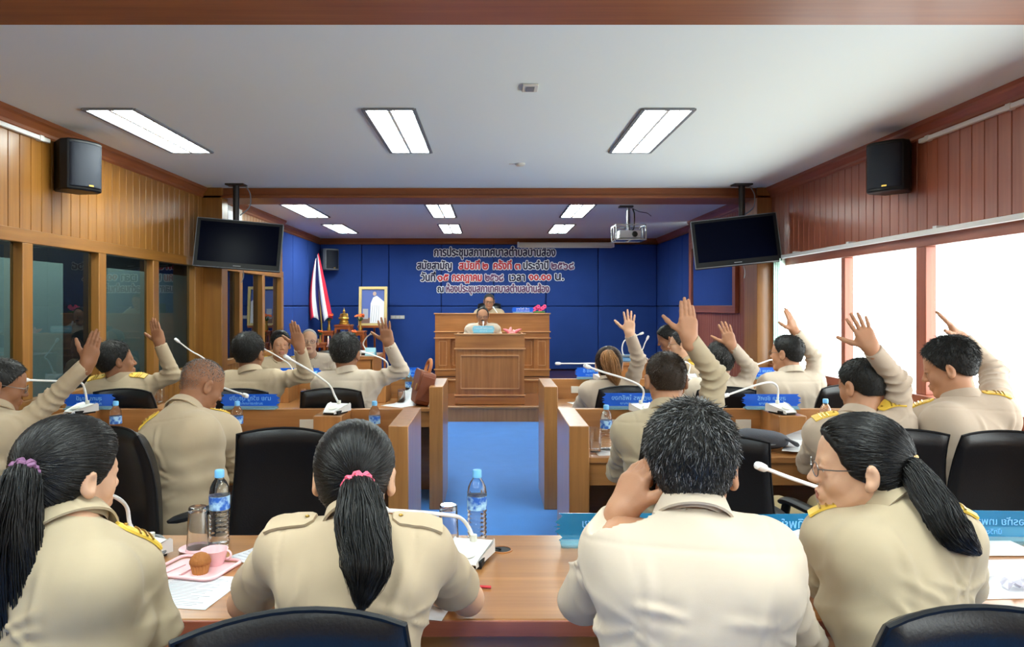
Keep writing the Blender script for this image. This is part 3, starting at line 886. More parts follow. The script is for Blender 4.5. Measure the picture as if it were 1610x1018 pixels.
class Field:
    """sequence of blended shapes; each op = (kind, centre, reach, fn, k)"""
    def __init__(s): s.ops = []
    def rc(s, a, b, ra, rb=None, k=.02, op='add'):
        a, b = np.asarray(a, float), np.asarray(b, float)
        rb = ra if rb is None else rb
        ba = b - a; L2 = float(ba @ ba) + 1e-12
        def fn(p):
            t = np.clip(((p - a) @ ba) / L2, 0, 1)
            q = p - a - t[..., None] * ba
            return np.sqrt((q * q).sum(-1)) - (ra + t * (rb - ra))
        s.ops.append((op, (a + b) / 2, math.sqrt(L2) / 2 + max(ra, rb), fn, k)); return s
    def ell(s, c, r, R=None, k=.02, op='add'):
        c = np.asarray(c, float); r = np.asarray(r, float) * np.ones(3)
        Rm = np.eye(3) if R is None else np.asarray(R, float)     # columns = axes
        def fn(p):
            q = (p - c) @ Rm
            a = q / r; k0 = np.sqrt((a * a).sum(-1)); b = a / r; k1 = np.sqrt((b * b).sum(-1)) + 1e-9
            return k0 * (k0 - 1) / k1
        s.ops.append((op, c, float(r.max()), fn, k)); return s
    def disp(s, fn, c=None, reach=9):
        s.ops.append(('disp', np.zeros(3) if c is None else np.asarray(c), reach, fn, 0)); return s
    def clip(s, fn, k=.002):
        s.ops.append(('clip', np.zeros(3), 9, fn, k)); return s
    def plane(s, p0, n, k=.004):
        p0, n = np.asarray(p0, float), unit(n)
        return s.clip(lambda p: (p - p0) @ n, k)
    def val(s, p, cull=None, margin=0):
        d = np.full(p.shape[:-1], 9.0)
        for kind, c, reach, fn, k in s.ops:
            if cull is not None and reach < 8:
                sel = np.nonzero(((cull - c) ** 2).sum(-1) < (reach + margin + k + .012) ** 2)[0]
                if len(sel) == 0: continue
                pp = p[sel]; dd = d[sel]
            else:
                sel = None; pp = p; dd = d
            e = fn(pp)
            if kind == 'add':
                h = np.maximum(k - np.abs(dd - e), 0) / k
                r = np.minimum(dd, e) - h * h * k * .25
            elif kind in ('sub', 'clip'):
                if kind == 'sub': e = -e
                h = np.maximum(k - np.abs(dd - e), 0) / k
                r = np.maximum(dd, e) + h * h * k * .25
            else:
                r = dd + e
            if sel is None: d = r
            else: d[sel] = r
        return d
    def bounds(s):
        lo, hi = np.full(3, 9e9), np.full(3, -9e9)
        for kind, c, reach, fn, k in s.ops:
            if kind == 'add': lo = np.minimum(lo, c - reach); hi = np.maximum(hi, c + reach)
        return lo - .02, hi + .02

def mesh_field(F, h, lo=None, hi=None):
    """surface nets on the blocks near the surface"""
    l0, h0 = F.bounds()
    lo = l0 if lo is None else np.maximum(l0, lo); hi = h0 if hi is None else np.minimum(h0, hi)
    B = 8
    nb = np.maximum(1, np.ceil((hi - lo) / (h * B)).astype(int))
    gi = np.stack(np.meshgrid(*[np.arange(n) for n in nb], indexing='ij'), -1).reshape(-1, 3)
    cen = lo + (gi + .5) * h * B - h * .5
    half = h * B * .5 * 1.7321
    D0 = F.val(cen)
    act = np.abs(D0) < half * 1.25 + .018
    N = nb * B
    D = np.repeat(np.repeat(np.repeat(D0.reshape(nb), B, 0), B, 1), B, 2).astype(np.float32)
    ga = gi[act]; ca = cen[act]
    off = np.stack(np.meshgrid(*[np.arange(B)] * 3, indexing='ij'), -1).reshape(-1, 3)
    CH = 1200
    Db = D.reshape(nb[0], B, nb[1], B, nb[2], B).transpose(0, 2, 4, 1, 3, 5)
    Db = np.ascontiguousarray(Db).reshape(-1, B * B * B)
    idx = np.nonzero(act)[0]
    for i in range(0, len(idx), CH):
        g = ga[i:i + CH]
        p = lo + (g[:, None, :] * B + off[None]) * h
        Db[idx[i:i + CH]] = F.val(p, ca[i:i + CH], half)
    D = np.ascontiguousarray(Db.reshape(nb[0], nb[1], nb[2], B, B, B).transpose(0, 3, 1, 4, 2, 5)).reshape(N)
    S = D < 0
    c = [S[a:N[0] - 1 + a, b:N[1] - 1 + b, e:N[2] - 1 + e] for a in (0, 1) for b in (0, 1) for e in (0, 1)]
    alls = c[0].copy(); anys = c[0].copy()
    for q in c[1:]: alls &= q; anys |= q
    cells = np.argwhere(anys & ~alls)
    if len(cells) == 0: return np.zeros((0, 3)), np.zeros((0, 4), int)
    ids = np.full(np.array(N) - 1, -1, np.int32)
    ids[cells[:, 0], cells[:, 1], cells[:, 2]] = np.arange(len(cells))
    cv = np.stack([D[cells[:, 0] + a, cells[:, 1] + b, cells[:, 2] + e] for a in (0, 1) for b in (0, 1) for e in (0, 1)], -1)
    cor = np.array([(a, b, e) for a in (0, 1) for b in (0, 1) for e in (0, 1)], float)
    acc = np.zeros((len(cells), 3)); cnt = np.zeros(len(cells))
    for i, j in ((0, 1), (2, 3), (4, 5), (6, 7), (0, 2), (1, 3), (4, 6), (5, 7), (0, 4), (1, 5), (2, 6), (3, 7)):
        a, b = cv[:, i], cv[:, j]
        m = (a < 0) != (b < 0)
        t = np.where(m, a / np.where(m, a - b, 1), 0)
        acc += m[:, None] * (cor[i] + t[:, None] * (cor[j] - cor[i])); cnt += m
    V = lo + (cells + acc / cnt[:, None]) * h
    quads = []
    for ax_ in range(3):
        o1, o2 = (ax_ + 1) % 3, (ax_ + 2) % 3
        sl0 = [slice(1, N[q] - 1) for q in range(3)]; sl1 = list(sl0)
        sl0[ax_] = slice(0, N[ax_] - 1); sl1[ax_] = slice(1, N[ax_])
        A, Bq = S[tuple(sl0)], S[tuple(sl1)]
        e = np.argwhere(A != Bq)
        if len(e) == 0: continue
        inside = A[e[:, 0], e[:, 1], e[:, 2]]
        base = e.copy(); base[:, o1] += 1; base[:, o2] += 1
        def cid(d1, d2):
            q = base.copy(); q[:, o1] -= d1; q[:, o2] -= d2
            return ids[q[:, 0], q[:, 1], q[:, 2]]
        q = np.stack([cid(1, 1), cid(0, 1), cid(0, 0), cid(1, 0)], -1)
        q[~inside] = q[~inside][:, ::-1]
        quads.append(q)
    Q = np.concatenate(quads)
    Q = Q[(Q >= 0).all(1)]
    return V, Q

def join(parts):
    Vs, Qs, n = [], [], 0
    for V, Q in parts:
        Vs.append(V); Qs.append(Q + n); n += len(V)
    return np.concatenate(Vs), np.concatenate(Qs)

# ---- materials for people
def skin_mat(name, col):
    return mat(name, col, .5, spec=.35, sss=.12, bump=.06, bscale=300, vary=.10, vscale=14)
SK = {
    'tan': skin_mat('skin_tan', srgb(176, 128, 98)),
    'brown': skin_mat('skin_brown', srgb(148, 102, 74)),
    'light': skin_mat('skin_light', srgb(206, 162, 132)),
}
M['lips'] = mat('lips', srgb(158, 98, 82), .45)
M['eye_white'] = mat('eye_white', srgb(225, 220, 214), .2)
M['iris'] = mat('iris', srgb(24, 16, 12), .15)
def cloth_mat(name, col):
    m = mat(name, col, .85, spec=.2, sheen=.1, vary=.06, vscale=7)
    nt = m.node_tree; b = nt.nodes['Principled BSDF']
    tc = nt.nodes.new('ShaderNodeTexCoord')
    wv = nt.nodes.new('ShaderNodeTexNoise'); wv.inputs['Scale'].default_value = 900; wv.inputs['Detail'].default_value = 1
    n2 = nt.nodes.new('ShaderNodeTexNoise'); n2.inputs['Scale'].default_value = 11; n2.inputs['Detail'].default_value = 2; n2.inputs['Distortion'].default_value = .3
    nt.links.new(tc.outputs['Object'], wv.inputs['Vector']); nt.links.new(tc.outputs['Object'], n2.inputs['Vector'])
    b1 = nt.nodes.new('ShaderNodeBump'); b1.inputs['Strength'].default_value = .12; b1.inputs['Distance'].default_value = .001
    b2 = nt.nodes.new('ShaderNodeBump'); b2.inputs['Strength'].default_value = .14; b2.inputs['Distance'].default_value = .012
    nt.links.new(wv.outputs['Fac'], b1.inputs['Height']); nt.links.new(n2.outputs['Fac'], b2.inputs['Height'])
    nt.links.new(b2.outputs['Normal'], b1.inputs['Normal']); nt.links.new(b1.outputs['Normal'], b.inputs['Normal'])
    return m
KH = {
    'khaki': cloth_mat('khaki_twill', srgb(180, 161, 134)),
    'pale': cloth_mat('pale_khaki_twill', srgb(196, 181, 162)),
    'green': cloth_mat('olive_khaki_twill', srgb(174, 158, 131)),
    'rose': cloth_mat('rose_khaki_twill', srgb(178, 160, 142)),
}
M['trousers'] = cloth_mat('khaki_trousers', srgb(166, 148, 112))
M['shoe'] = mat('black_shoe', srgb(18, 17, 17), .3)
M['metal_frame'] = mat('spectacle_frame', srgb(110, 106, 104), .3, metal=.8)
M['lens'] = pane_glass('spectacle_lens', (.93, .95, .96, 1), .02)
def hair_mat(name, rough=.33):
    m = vcol_mat(name, rough, spec=.38)
    return m
HM = hair_mat('hair_strands')
HS = {}
def hair_shell_mat(col):
    k = tuple(round(c, 4) for c in col)
    if k not in HS:
        m = mat('hair_base_%d' % len(HS), col, .5, spec=.3)
        HS[k] = m
    return HS[k]

# ---- hands
def hand(F, W, D, Np, right=True, curl=(.12, .2, .15), spread=1.0, thumb_out=1.0, s=1.0, fcurl=None):
    """wrist W, finger direction D, palm-facing direction Np"""
    D = unit(D); Np = unit(np.asarray(Np, float) - D * (np.dot(Np, D)))
    S = np.cross(D, Np) * (1 if right else -1)      # towards the thumb
    g = lambda d, q, n: np.asarray(W) + (D * d + S * q + Np * n) * s
    F.rc(g(-.03, 0, 0), g(.0, 0, 0), .024 * s, .023 * s, k=.02)
    F.rc(g(-.03, .007, 0), g(.012, .012, 0), .019 * s, .019 * s, k=.02); F.rc(g(-.03, -.007, 0), g(.012, -.012, 0), .019 * s, .018 * s, k=.02)
    kn = [(.088, .0275), (.094, .0085), (.090, -.0105), (.080, -.0285)]
    ln = [.077, .086, .080, .063]; rd = [.0094, .0096, .0092, .0083]; sp = [.13, .02, -.08, -.20]
    for (d, q) in kn:
        F.rc(g(.015, q * .55, .002), g(d - .006, q, .0), .0165 * s, .0122 * s, k=.016 * s)
    F.rc(g(.02, .018, .008), g(.055, .034, .010), .019 * s, .014 * s, k=.016 * s)       # thenar
    F.rc(g(.02, -.02, .007), g(.06, -.027, .006), .016 * s, .012 * s, k=.016 * s)
    for i, ((d, q), L, r) in enumerate(zip(kn, ln, rd)):
        p = g(d - .004, q, 0)
        a = 0.0
        dirv = unit(D * math.cos(sp[i] * spread) + S * math.sin(sp[i] * spread))
        c = fcurl[i] if fcurl is not None else curl
        segs = (.46, .30, .24)
        for j in range(3):
            a += c[j]
            e = p + (dirv * math.cos(a) + Np * math.sin(a)) * L * segs[j] * s
            r0 = r * s * (1 - .09 * j); r1 = r * s * (1 - .09 * (j + 1))
            F.rc(p, e, r0, r1, k=.0045 * s)
            p = e
    # thumb leaves the side of the palm near its base
    p = g(.030, .030, .006)
    t0 = unit(D * .62 + S * (.78 * thumb_out) + Np * .22)
    for j, (L, r0, r1, tw) in enumerate(((.042, .0135, .0115, 0), (.034, .0112, .0102, .16), (.027, .0102, .0082, .26))):
        dv = unit(t0 + D * tw * 1.2)
        e = p + dv * L * s
        F.rc(p, e, r0 * s, r1 * s, k=.008 * s); p = e
    return F

# ---- heads
def head_field(T, s, female=False, neck_to=None, neck_r=.056, jaw=1.0, ears=True):
    """T(x, y, z): head frame (right, forward, up) to world"""
    R = T.R; F = Field()
    g = lambda *q: T(*q)
    E = lambda c, r, k=.02, op='add': F.ell(g(*c), np.array(r) * s, R, k * s, op)
    C = lambda a, b, ra, rb=None, k=.015, op='add': F.rc(g(*a), g(*b), ra * s, (ra if rb is None else rb) * s, k * s, op)
    E((0, -.016, .03), (.0745, .093, .086))
    E((0, .022, .038), (.0615, .062, .06), .03)
    E((0, .026, -.032), (.057 * jaw, .062, .074), .03)
    for q in (-1, 1):
        C((q * .05 * jaw, -.004, -.05), (q * .016, .068, -.1), .017, .016, .03)
        E((q * .036, .056, -.03), (.024, .022, .024), .025)
    E((0, .068, -.102), (.02, .018, .016), .02)
    C((-.032, .074, .020), (.032, .074, .020), .0105, None, .018)
    for q in (-1, 1):
        E((q * .031, .094, .002), (.019, .013, .0115), .012, 'sub')
    C((0, .083, .014), (0, .106, -.026), .0075, .0105, .014)
    for q in (-1, 1): E((q * .0115, .097, -.031), (.0075, .0095, .007), .008)
    E((0, .084, -.066), (.024, .012, .016), .014)
    C((-.017, .0915, -.0585), (.017, .0915, -.0585), .0045, None, .007); C((-.008, .095, -.0585), (.008, .095, -.0585), .0045, None, .006)
    C((-.013, .0915, -.0705), (.013, .0915, -.0705), .0058, None, .007)
    C((-.021, .097, -.0645), (.021, .097, -.0645), .0022, None, .004, 'sub')
    for q in (-1, 1):      # eyelids
        C((q * .019, .0825, .0062), (q * .031, .0862, .0078), .0052, None, .006); C((q * .031, .0862, .0078), (q * .044, .077, .0052), .0050, None, .006)
        C((q * .021, .082, -.0082), (q * .042, .077, -.0068), .0042, None, .006)
    es = .95 if female else 1.0
    if ears:
        for q in (-1, 1):
            eR = R @ rotz(-q * .45)
            F.ell(g(q * .0875, -.014, -.006), np.array((.0085, .020 * es, .033 * es)) * s, eR, .008 * s)
            F.ell(g(q * .084, -.006, -.030), np.array((.007, .011, .012)) * s, eR, .008 * s)
            F.ell(g(q * .0985, -.008, -.006), np.array((.0085, .0100, .016)) * s, eR, .008 * s, 'sub')
    n0 = g(0, -.022, -.055)
    nt_ = np.asarray(neck_to, float)
    F.rc(n0, nt_, neck_r * s * .97, neck_r * s * 1.08, .03 * s)
    F.rc(g(0, .0, -.08), nt_ + R @ np.array((0, .03, -.01)), neck_r * s * .7, neck_r * s * .8, .03 * s)
    return F

class HT:
    def __init__(s, c, yaw, pitch, roll, sc):
        s.c = np.asarray(c, float); s.R = rotz(yaw) @ rotx(pitch) @ roty(roll); s.s = sc
    def __call__(s, x, y, z): return s.c + s.R @ (np.array((x, y, z)) * s.s)
    def inv(s, p): return ((p - s.c) @ s.R) / s.s

def hairline(style):
    if style == 'short': zz, yy = [-.2, -.060, -.052, -.040, -.022, -.004, .02, .05, .07, .088, .12], [-.3, -.2, -.075, -.052, -.034, .012, .034, .050, .066, .076, .088]
    elif style == 'receding': zz, yy = [-.2, -.085, -.072, -.05, -.025, -.005, .02, .05, .07, .09, .12], [-.3, -.2, -.075, -.055, -.038, .008, .03, .036, .04, .045, .05]
    else: zz, yy = [-.2, -.105, -.085, -.06, -.035, -.01, .02, .05, .07, .088, .12], [-.3, -.2, -.07, -.045, -.022, .026, .046, .058, .072, .08, .09]
    return lambda q: q[..., 1] - np.interp(q[..., 2], zz, yy)

def hair_cap(T, thick, style, extra=0.0):
    s = T.s; F = Field(); R = T.R
    t = thick
    F.ell(T(0, -.018, .032), (np.array((.0745, .093, .086)) + t) * s, R, .02 * s)
    F.ell(T(0, .020, .042), (np.array((.0615, .062, .06)) + t * .9) * s, R, .03 * s)
    F.ell(T(0, -.04, -.03), (np.array((.056, .05, .055)) + t * .6) * s, R, .03 * s)
    if extra: F.ell(T(0, -.03, .05), (np.array((.07, .085, .078)) + t + extra) * s, R, .03 * s)
    hl = hairline(style)
    F.clip(lambda p: hl(T.inv(p)) * .75 * s, .008 * s)
    return F

def strands(P0, dirs, L, r, seg=3, droop=None, shell=None, T=None, wig=.15, r0=None):
    """tapered 3-sided strands from roots P0 along dirs -> V, Q"""
    n = len(P0)
    L = np.broadcast_to(np.asarray(L, float), (n,))
    pts = [P0]; d = dirs.copy(); p = P0.copy()
    for k in range(seg):
        d = d + rng.normal(0, wig, d.shape)
        if droop is not None: d = d + droop
        d /= np.linalg.norm(d, axis=1, keepdims=True) + 1e-9
        p = p + d * (L / seg)[:, None]
        pts.append(p)
    pts = np.stack(pts, 1)                       # n, seg+1, 3
    return ribbons(pts, r)

def ribbons(pts, r, tip=.15):
    n, m, _ = pts.shape
    tan = np.gradient(pts, axis=1); tan /= np.linalg.norm(tan, axis=2, keepdims=True) + 1e-9
    ref = rng.normal(0, 1, (n, 1, 3))
    b = np.cross(tan, ref); b /= np.linalg.norm(b, axis=2, keepdims=True) + 1e-9
    c = np.cross(tan, b)
    taper = np.interp(np.linspace(0, 1, m), [0, .6, 1], [1, .9, tip])[None, :, None] * np.broadcast_to(np.asarray(r, float), (n,))[:, None, None]
    ring = [pts + taper * (b * math.cos(a) + c * math.sin(a)) for a in (0, 2.094, 4.189)]
    V = np.stack(ring, 2).reshape(-1, 3)         # n, m, 3
    base = (np.arange(n) * m * 3)[:, None, None]
    i = (np.arange(m - 1) * 3)[None, :, None]
    Q = []
    for k in range(3):
        k2 = (k + 1) % 3
        Q.append(np.stack([base[..., 0] + i[..., 0] + k, base[..., 0] + i[..., 0] + k2, base[..., 0] + i[..., 0] + 3 + k2, base[..., 0] + i[..., 0] + 3 + k], -1).reshape(-1, 4))
    return V, np.concatenate(Q)

def tint_obj(o, cols_per_vert):
    a = o.data.color_attributes.new('tint', 'FLOAT_COLOR', 'POINT')
    c = np.ones((len(o.data.vertices), 4), np.float32); c[:, :3] = cols_per_vert
    a.data.foreach_set('color', c.ravel())

def vnormals(V, Q):
    n = np.cross(V[Q[:, 2]] - V[Q[:, 0]], V[Q[:, 3]] - V[Q[:, 1]])
    N = np.zeros_like(V)
    for k in range(4): np.add.at(N, Q[:, k], n)
    return N / (np.linalg.norm(N, axis=1, keepdims=True) + 1e-12)

def ik(A, C, l1, l2, pole):
    A, C = np.asarray(A, float), np.asarray(C, float)
    d = np.linalg.norm(C - A); u = (C - A) / d
    dd = min(d, (l1 + l2) * .998)
    a = (l1 * l1 - l2 * l2 + dd * dd) / (2 * dd)
    h = math.sqrt(max(l1 * l1 - a * a, 0))
    pl = np.asarray(pole, float); pl = pl - u * (pl @ u); pl = unit(pl)
    return A + u * a * (d / dd) + pl * h

def folds(seed, amp=.0022, f1=34., f2=58.):
    r = np.random.default_rng(seed)
    A = r.normal(0, 1, (5, 3)); A /= np.linalg.norm(A, axis=1, keepdims=True)
    ph = r.uniform(0, 6.28, 8)
    def fn(p):
        w = np.sin(p @ A[0] * 17 + ph[0]) + np.sin(p @ A[1] * 11 + ph[1])
        rid = lambda v: (1 - np.abs(np.sin(v))) ** 1.6 * 2 - .55
        n1 = rid(p @ A[2] * f1 * .5 + .9 * w + ph[2]) * np.clip(.35 + .65 * np.sin(p @ A[0] * 9 + ph[3]), 0, 1)
        n2 = rid(p @ A[3] * f2 * .5 + 1.2 * w + ph[4]) * np.clip(np.sin(p @ A[4] * 13 + ph[5]), 0, 1)
        return -amp * (n1 + .7 * n2)
    return fn

def arm_folds(a, b, r, amp, f=150., seed=0):
    """ring creases on the inner side around a joint segment a->b"""
    a, b = np.asarray(a, float), np.asarray(b, float); u = unit(b - a); L = np.linalg.norm(b - a)
    def fn(p):
        t = (p - a) @ u
        q = p - a - t[..., None] * u
        e = np.where(np.sqrt((q * q).sum(-1)) < r * 1.8, 1.0, 0.0)
        w = np.exp(-((t - L * .5) / (L * .42)) ** 2)
        v = .5 * (t * f + 1.7 * np.sin(q[..., 0] * 40 + seed) + 1.4 * np.sin(q[..., 2] * 33 + seed) + seed)
        return -amp * e * w * ((1 - np.abs(np.sin(v))) ** 1.5 * 2 - .6)
    return fn

def torso(F, X, Y, U, H, N, sl, sr, g, inf, female, belly=1.0, k=.05, bust=1.0, neck=True):
    """pelvis-to-shoulders volume; X right, Y forward, U up the spine; inf = cloth allowance"""
    R = np.stack([X, Y, U], 1); L = np.linalg.norm(N - H)
    at = lambda t, x=0, y=0: H + U * L * t + X * x + Y * y
    if female:
        F.ell(at(.0, 0, -.01), np.array((.172 * g, .128 * g, .13)) + inf, R, k)
        F.ell(at(.32, 0, .0), np.array((.112 * g, .09 * g * belly, .17)) + inf, R, k)
        F.ell(at(.62, 0, -.005), np.array((.122 * g, .095 * g, .18)) + inf, R, k)
        for q in (-1, 1): F.ell(at(.62, q * .065, .085), np.array((.055, .045, .05)) * bust + inf * .7, R, .05)
        F.rc(at(.80, -.085, -.015), at(.80, .085, -.015), .068 * g + inf, k=k)
    else:
        F.ell(at(.0, 0, -.01), np.array((.170 * g, .132 * g, .13)) + inf, R, k)
        F.ell(at(.3, 0, .012 * belly), np.array((.15 * g, .115 * g * belly, .18)) + inf, R, k)
        F.ell(at(.62, 0, -.002), np.array((.163 * g, .115 * g, .2)) + inf, R, k)
        F.rc(at(.80, -.105 * g, -.018), at(.80, .105 * g, -.018), .078 * g + inf, k=k)
        F.rc(at(.72, -.07, .05), at(.72, .07, .05), .06 * g + inf, k=k)
    rs = .050 if female else .060
    for S_ in (sl, sr):
        F.rc(at(.87, 0, .005), S_ * .82 + at(.86) * .18, (rs + .006) * g + inf * .8, rs * g + inf * .9, k=k * .8)
        F.rc(at(.86, 0, .0), S_, rs * g * 1.1 + inf, (rs * .98) * g + inf, k=k)
        F.rc(at(.985, 0, -.008), S_ * .8 + at(.93) * .2, .033 * g + inf * .5, (rs * .72) * g + inf * .7, k=k)
    return F

def person(name_label, hip, neck, yaw, head, hyaw=0, hpitch=0, hroll=0, sh=.185, shl=None, shr=None, wl=None, wr=None, pl=None, pr=None,
           el=None, er=None, hl=None, hr=None, female=False, skin='tan', cloth='khaki', sleeves='long', girth=1.0, belly=1.0, hs=1.0,
           hair='short', hair_col=(.012, .011, .010), grey=0.0, hair_thick=.010, glasses=False, boards=None, res=1.0, extras=None,
           tail=None, legs=True, seed=1, shirt_amp=.0007, arm_s=1.0, seat_z=None, legyaw=None, strand_n=0, face=True, head_h=None, collar_open=.0, lean_legs=0, board_rank=3, front=False):
    """a seated person; wl/wr wrists, el/er explicit elbows or pl/pr elbow hints; hl/hr = (finger direction, palm direction, options)"""
    hip, neck, head = [np.asarray(v, float) for v in (hip, neck, head)]
    root = thing('person', name_label, 'person', (hip[0], hip[1], 0))
    O = np.array((hip[0], hip[1], 0.0))
    U = unit(neck - hip)
    fwd = np.array((-math.sin(yaw), math.cos(yaw), 0))
    X = unit(np.cross(fwd, U)); Y = np.cross(U, X)
    L = np.linalg.norm(neck - hip)
    SR = neck + X * sh - U * .055 + Y * .005 if shr is None else np.asarray(shr, float)
    SL = neck - X * sh - U * .055 + Y * .005 if shl is None else np.asarray(shl, float)
    f = .92 if female else 1.0
    l1, l2 = .285 * f * arm_s, .255 * f * arm_s
    if wr is None: wr = SR + fwd * .34 + X * -.02 - np.array((0, 0, .22)); wr[2] = max(wr[2], .79)
    if wl is None: wl = SL + fwd * .34 + X * .02 - np.array((0, 0, .22)); wl[2] = max(wl[2], .79)
    WR, WL = np.asarray(wr, float), np.asarray(wl, float)
    ER = ik(SR, WR, l1, l2, (X * .6 - U * .8 - Y * .3) if pr is None else pr) if er is None else np.asarray(er, float)
    EL = ik(SL, WL, l1, l2, (-X * .6 - U * .8 - Y * .3) if pl is None else pl) if el is None else np.asarray(el, float)
    g = girth; cl = KH[cloth] if isinstance(cloth, str) else cloth
    near = res < .8
    # -------- body: torso and arms, head, hands in one mesh
    T = HT(head, yaw + hyaw, hpitch, hroll, hs)
    ar = (.040, .036, .026) if female else (.047, .043, .030)
    if sleeves == 'long': ar = (ar[0] * .8, ar[1] * .74, ar[2] * .9)
    B = Field()
    torso(B, X, Y, U, hip, neck, SL, SR, g * .95, -.008, female, belly)
    for S_, E_, W_ in ((SR, ER, WR), (SL, EL, WL)):
        B.rc(S_, E_, ar[0] * g, ar[1] * g ** .5, k=.03); B.rc(E_, E_ * .6 + W_ * .4, ar[1] * g ** .5, ar[1] * 1.03, k=.02); B.rc(E_ * .6 + W_ * .4, W_, ar[1] * 1.02, ar[2], k=.02)
    B.rc(neck - U * .03, neck + U * .0, .056, .055, k=.04)
    parts = [mesh_field(B, (.0055 if sleeves == 'short' else .013) * (1 if near else 1.1))]
    HF = head_field(T, hs, female, neck + U * .0 + Y * .0 - U * .01, .047 if female else .057)
    parts.append(mesh_field(HF, .0042 if near else .0052))
    hand_s = .88 if female else .95
    for W_, E_, hh, right in ((WR, ER, hr, True), (WL, EL, hl, False)):
        if hh is None:
            d_ = unit(unit(W_ - E_) + np.array((0, 0, -.15)))
            nn = np.array((0, 0, -1.0)); opt = dict(curl=(.35, .5, .3), spread=.4, thumb_out=.6); hres = .0048
        else:
            d_, nn, opt = hh[0], hh[1], dict(hh[2]) if len(hh) > 2 else {}
            hres = opt.pop('res', .0034 if near else .0042)
        hf = Field(); hand(hf, W_, d_, nn, right, s=opt.pop('s', 1.0) * hand_s, **opt)
        hf.rc(W_ - unit(W_ - E_) * .06, W_, ar[2], ar[2] * .9, k=.02)
        parts.append(mesh_field(hf, hres))
    V, Q = join(parts)
    body = arr_mesh('body', V - O, Q, [SK[skin], M['lips']], root)
    # lips by place on the face
    fc = V[Q].mean(1); q = T.inv(fc)
    lip = (np.abs(q[:, 0]) < .021 - np.abs(q[:, 2] + .0645) * .5) & (q[:, 1] > .083) & (q[:, 2] < -.0555) & (q[:, 2] > -.0755) & (q[:, 1] > .087)
    body.data.polygons.foreach_set('material_index', lip.astype(np.int32))
    if face:
        for q_ in (-1, 1):
            e = MB().ball(T(q_ * .031, .0735, 0) - O, .0115 * hs, 14); eo = e.build('eye', M['eye_white'], root, smooth=True)
            MB().ball(T(q_ * .031, .0802, -.0008) - O, .0056 * hs, 10).build('iris', M['iris'], eo, smooth=True)
            eb = MB().tube([T(q_ * .015, .0835, .0190) - O, T(q_ * .029, .0845, .0240) - O, T(q_ * .047, .0715, .0190) - O], [.0022 * hs, .0030 * hs, .0012 * hs], 6)
            eb.build('eyebrow', hair_shell_mat(tuple(min(1, c + .01 + grey * .1) for c in hair_col) + (1,)), root, smooth=True)
    # -------- shirt
    SF = Field(); inf = .012
    torso(SF, X, Y, U, hip, neck, SL, SR, g, inf, female, belly, k=.055)
    sr_ = (.055, .047, .041) if not female else (.050, .046, .040)
    for S_, E_, W_, seed_ in ((SR, ER, WR, 1), (SL, EL, WL, 2)):
        if sleeves == 'long':
            SF.rc(S_, E_, (sr_[0] + .004) * g, sr_[1] * g ** .6, k=.018)
            cuff = W_ - unit(W_ - E_) * .012
            SF.rc(E_, cuff, sr_[1] * g ** .5, sr_[2] * .95, k=.025)
            SF.disp(arm_folds(E_ * .55 + S_ * .45, E_ * .5 + W_ * .5, .062 * g, .0062, 130 + 25 * seed_, seed_), E_, .26)
            SF.disp(arm_folds(S_, E_ * .7 + S_ * .3, .075 * g, .0045, 95, seed_ + 3), (S_ + E_) / 2, .2)
        else:
            e2 = S_ * .30 + E_ * .70
            SF.rc(S_, e2, (sr_[0] + .006) * g, (sr_[1] + .012) * g ** .6, k=.018)
            SF.disp(arm_folds(S_, e2, .08 * g, .0026, 80, seed_ + 3), (S_ + e2) / 2, .16)
    SF.disp(folds(seed, shirt_amp))
    hw = U
    def waist(p):        # belted waist with blousing creases
        t = (p - hip) @ U
        return .006 * np.exp(-((t - .07) / .03) ** 2) + .0035 * np.sin(t * 75 + 2.5 * np.sin((p @ X) * 14 + seed)) * np.exp(-((t - .2) / .14) ** 2)
    SF.disp(waist)
    if not female:
        def yoke(p):
            t = (p - hip) @ U / L; yb = (p - hip) @ Y
            return np.where(yb < .02, .0018 * np.exp(-((t - .945) * L / .004) ** 2), 0)
        SF.disp(yoke)
    def seams(p):
        out = 0
        for S_, q_ in ((SR, 1), (SL, -1)):
            r_ = p - S_
            dist = np.sqrt((r_ * r_).sum(-1))
            t = (r_ @ X) * q_ + .012 + .10 * np.clip(-(r_ @ U), 0, .2) ** 1.5
            near_ = np.exp(-(dist / .12) ** 4)
            out = out + .0026 * np.exp(-(t / .0042) ** 2) * near_
            ap = p - (S_ - U * .11 - X * q_ * .03)
            da = np.sqrt((ap * ap).sum(-1)) + 1e-6
            ang = np.arctan2(ap @ U, (ap @ X) * q_)
            out = out + .0062 * np.exp(-((da - .08) / .065) ** 2) * ((np.abs(np.sin(ang * 3.5 + seed))) ** .7 - .6) * np.clip(da / .06, 0, 1) ** 2
        return out
    SF.disp(seams)
    rc_ = np.random.default_rng(seed * 7 + 1)
    cre = []
    shx = abs((SR - neck) @ X)
    for q_ in (-1, 1):
        ax0 = shx * .95; tz = L - .17
        for k in range(4):          # pulls running in from the armpits, front and back
            a2 = np.array((q_ * ax0 * .9, tz + .03 - .05 * k)); e2_ = a2 + np.array((-q_ * rc_.uniform(.07, .15), rc_.uniform(-.14, .02)))
            cre.append((a2, e2_, rc_.uniform(.008, .016), rc_.uniform(.0025, .0055), -1 if k < 3 else 1))
        a2 = np.array((q_ * shx * .75, L - .05)); cre.append((a2, a2 + np.array((-q_ * .02, -.16)), .016, .004, -1))
        for k in range(3):          # slack above the belt
            a2 = np.array((q_ * rc_.uniform(.09, .16), rc_.uniform(.1, .24))); e2_ = a2 + np.array((-q_ * rc_.uniform(.06, .14), rc_.uniform(-.05, .03)))
            cre.append((a2, e2_, rc_.uniform(.009, .016), rc_.uniform(.003, .006), -1 if k < 2 else 1))
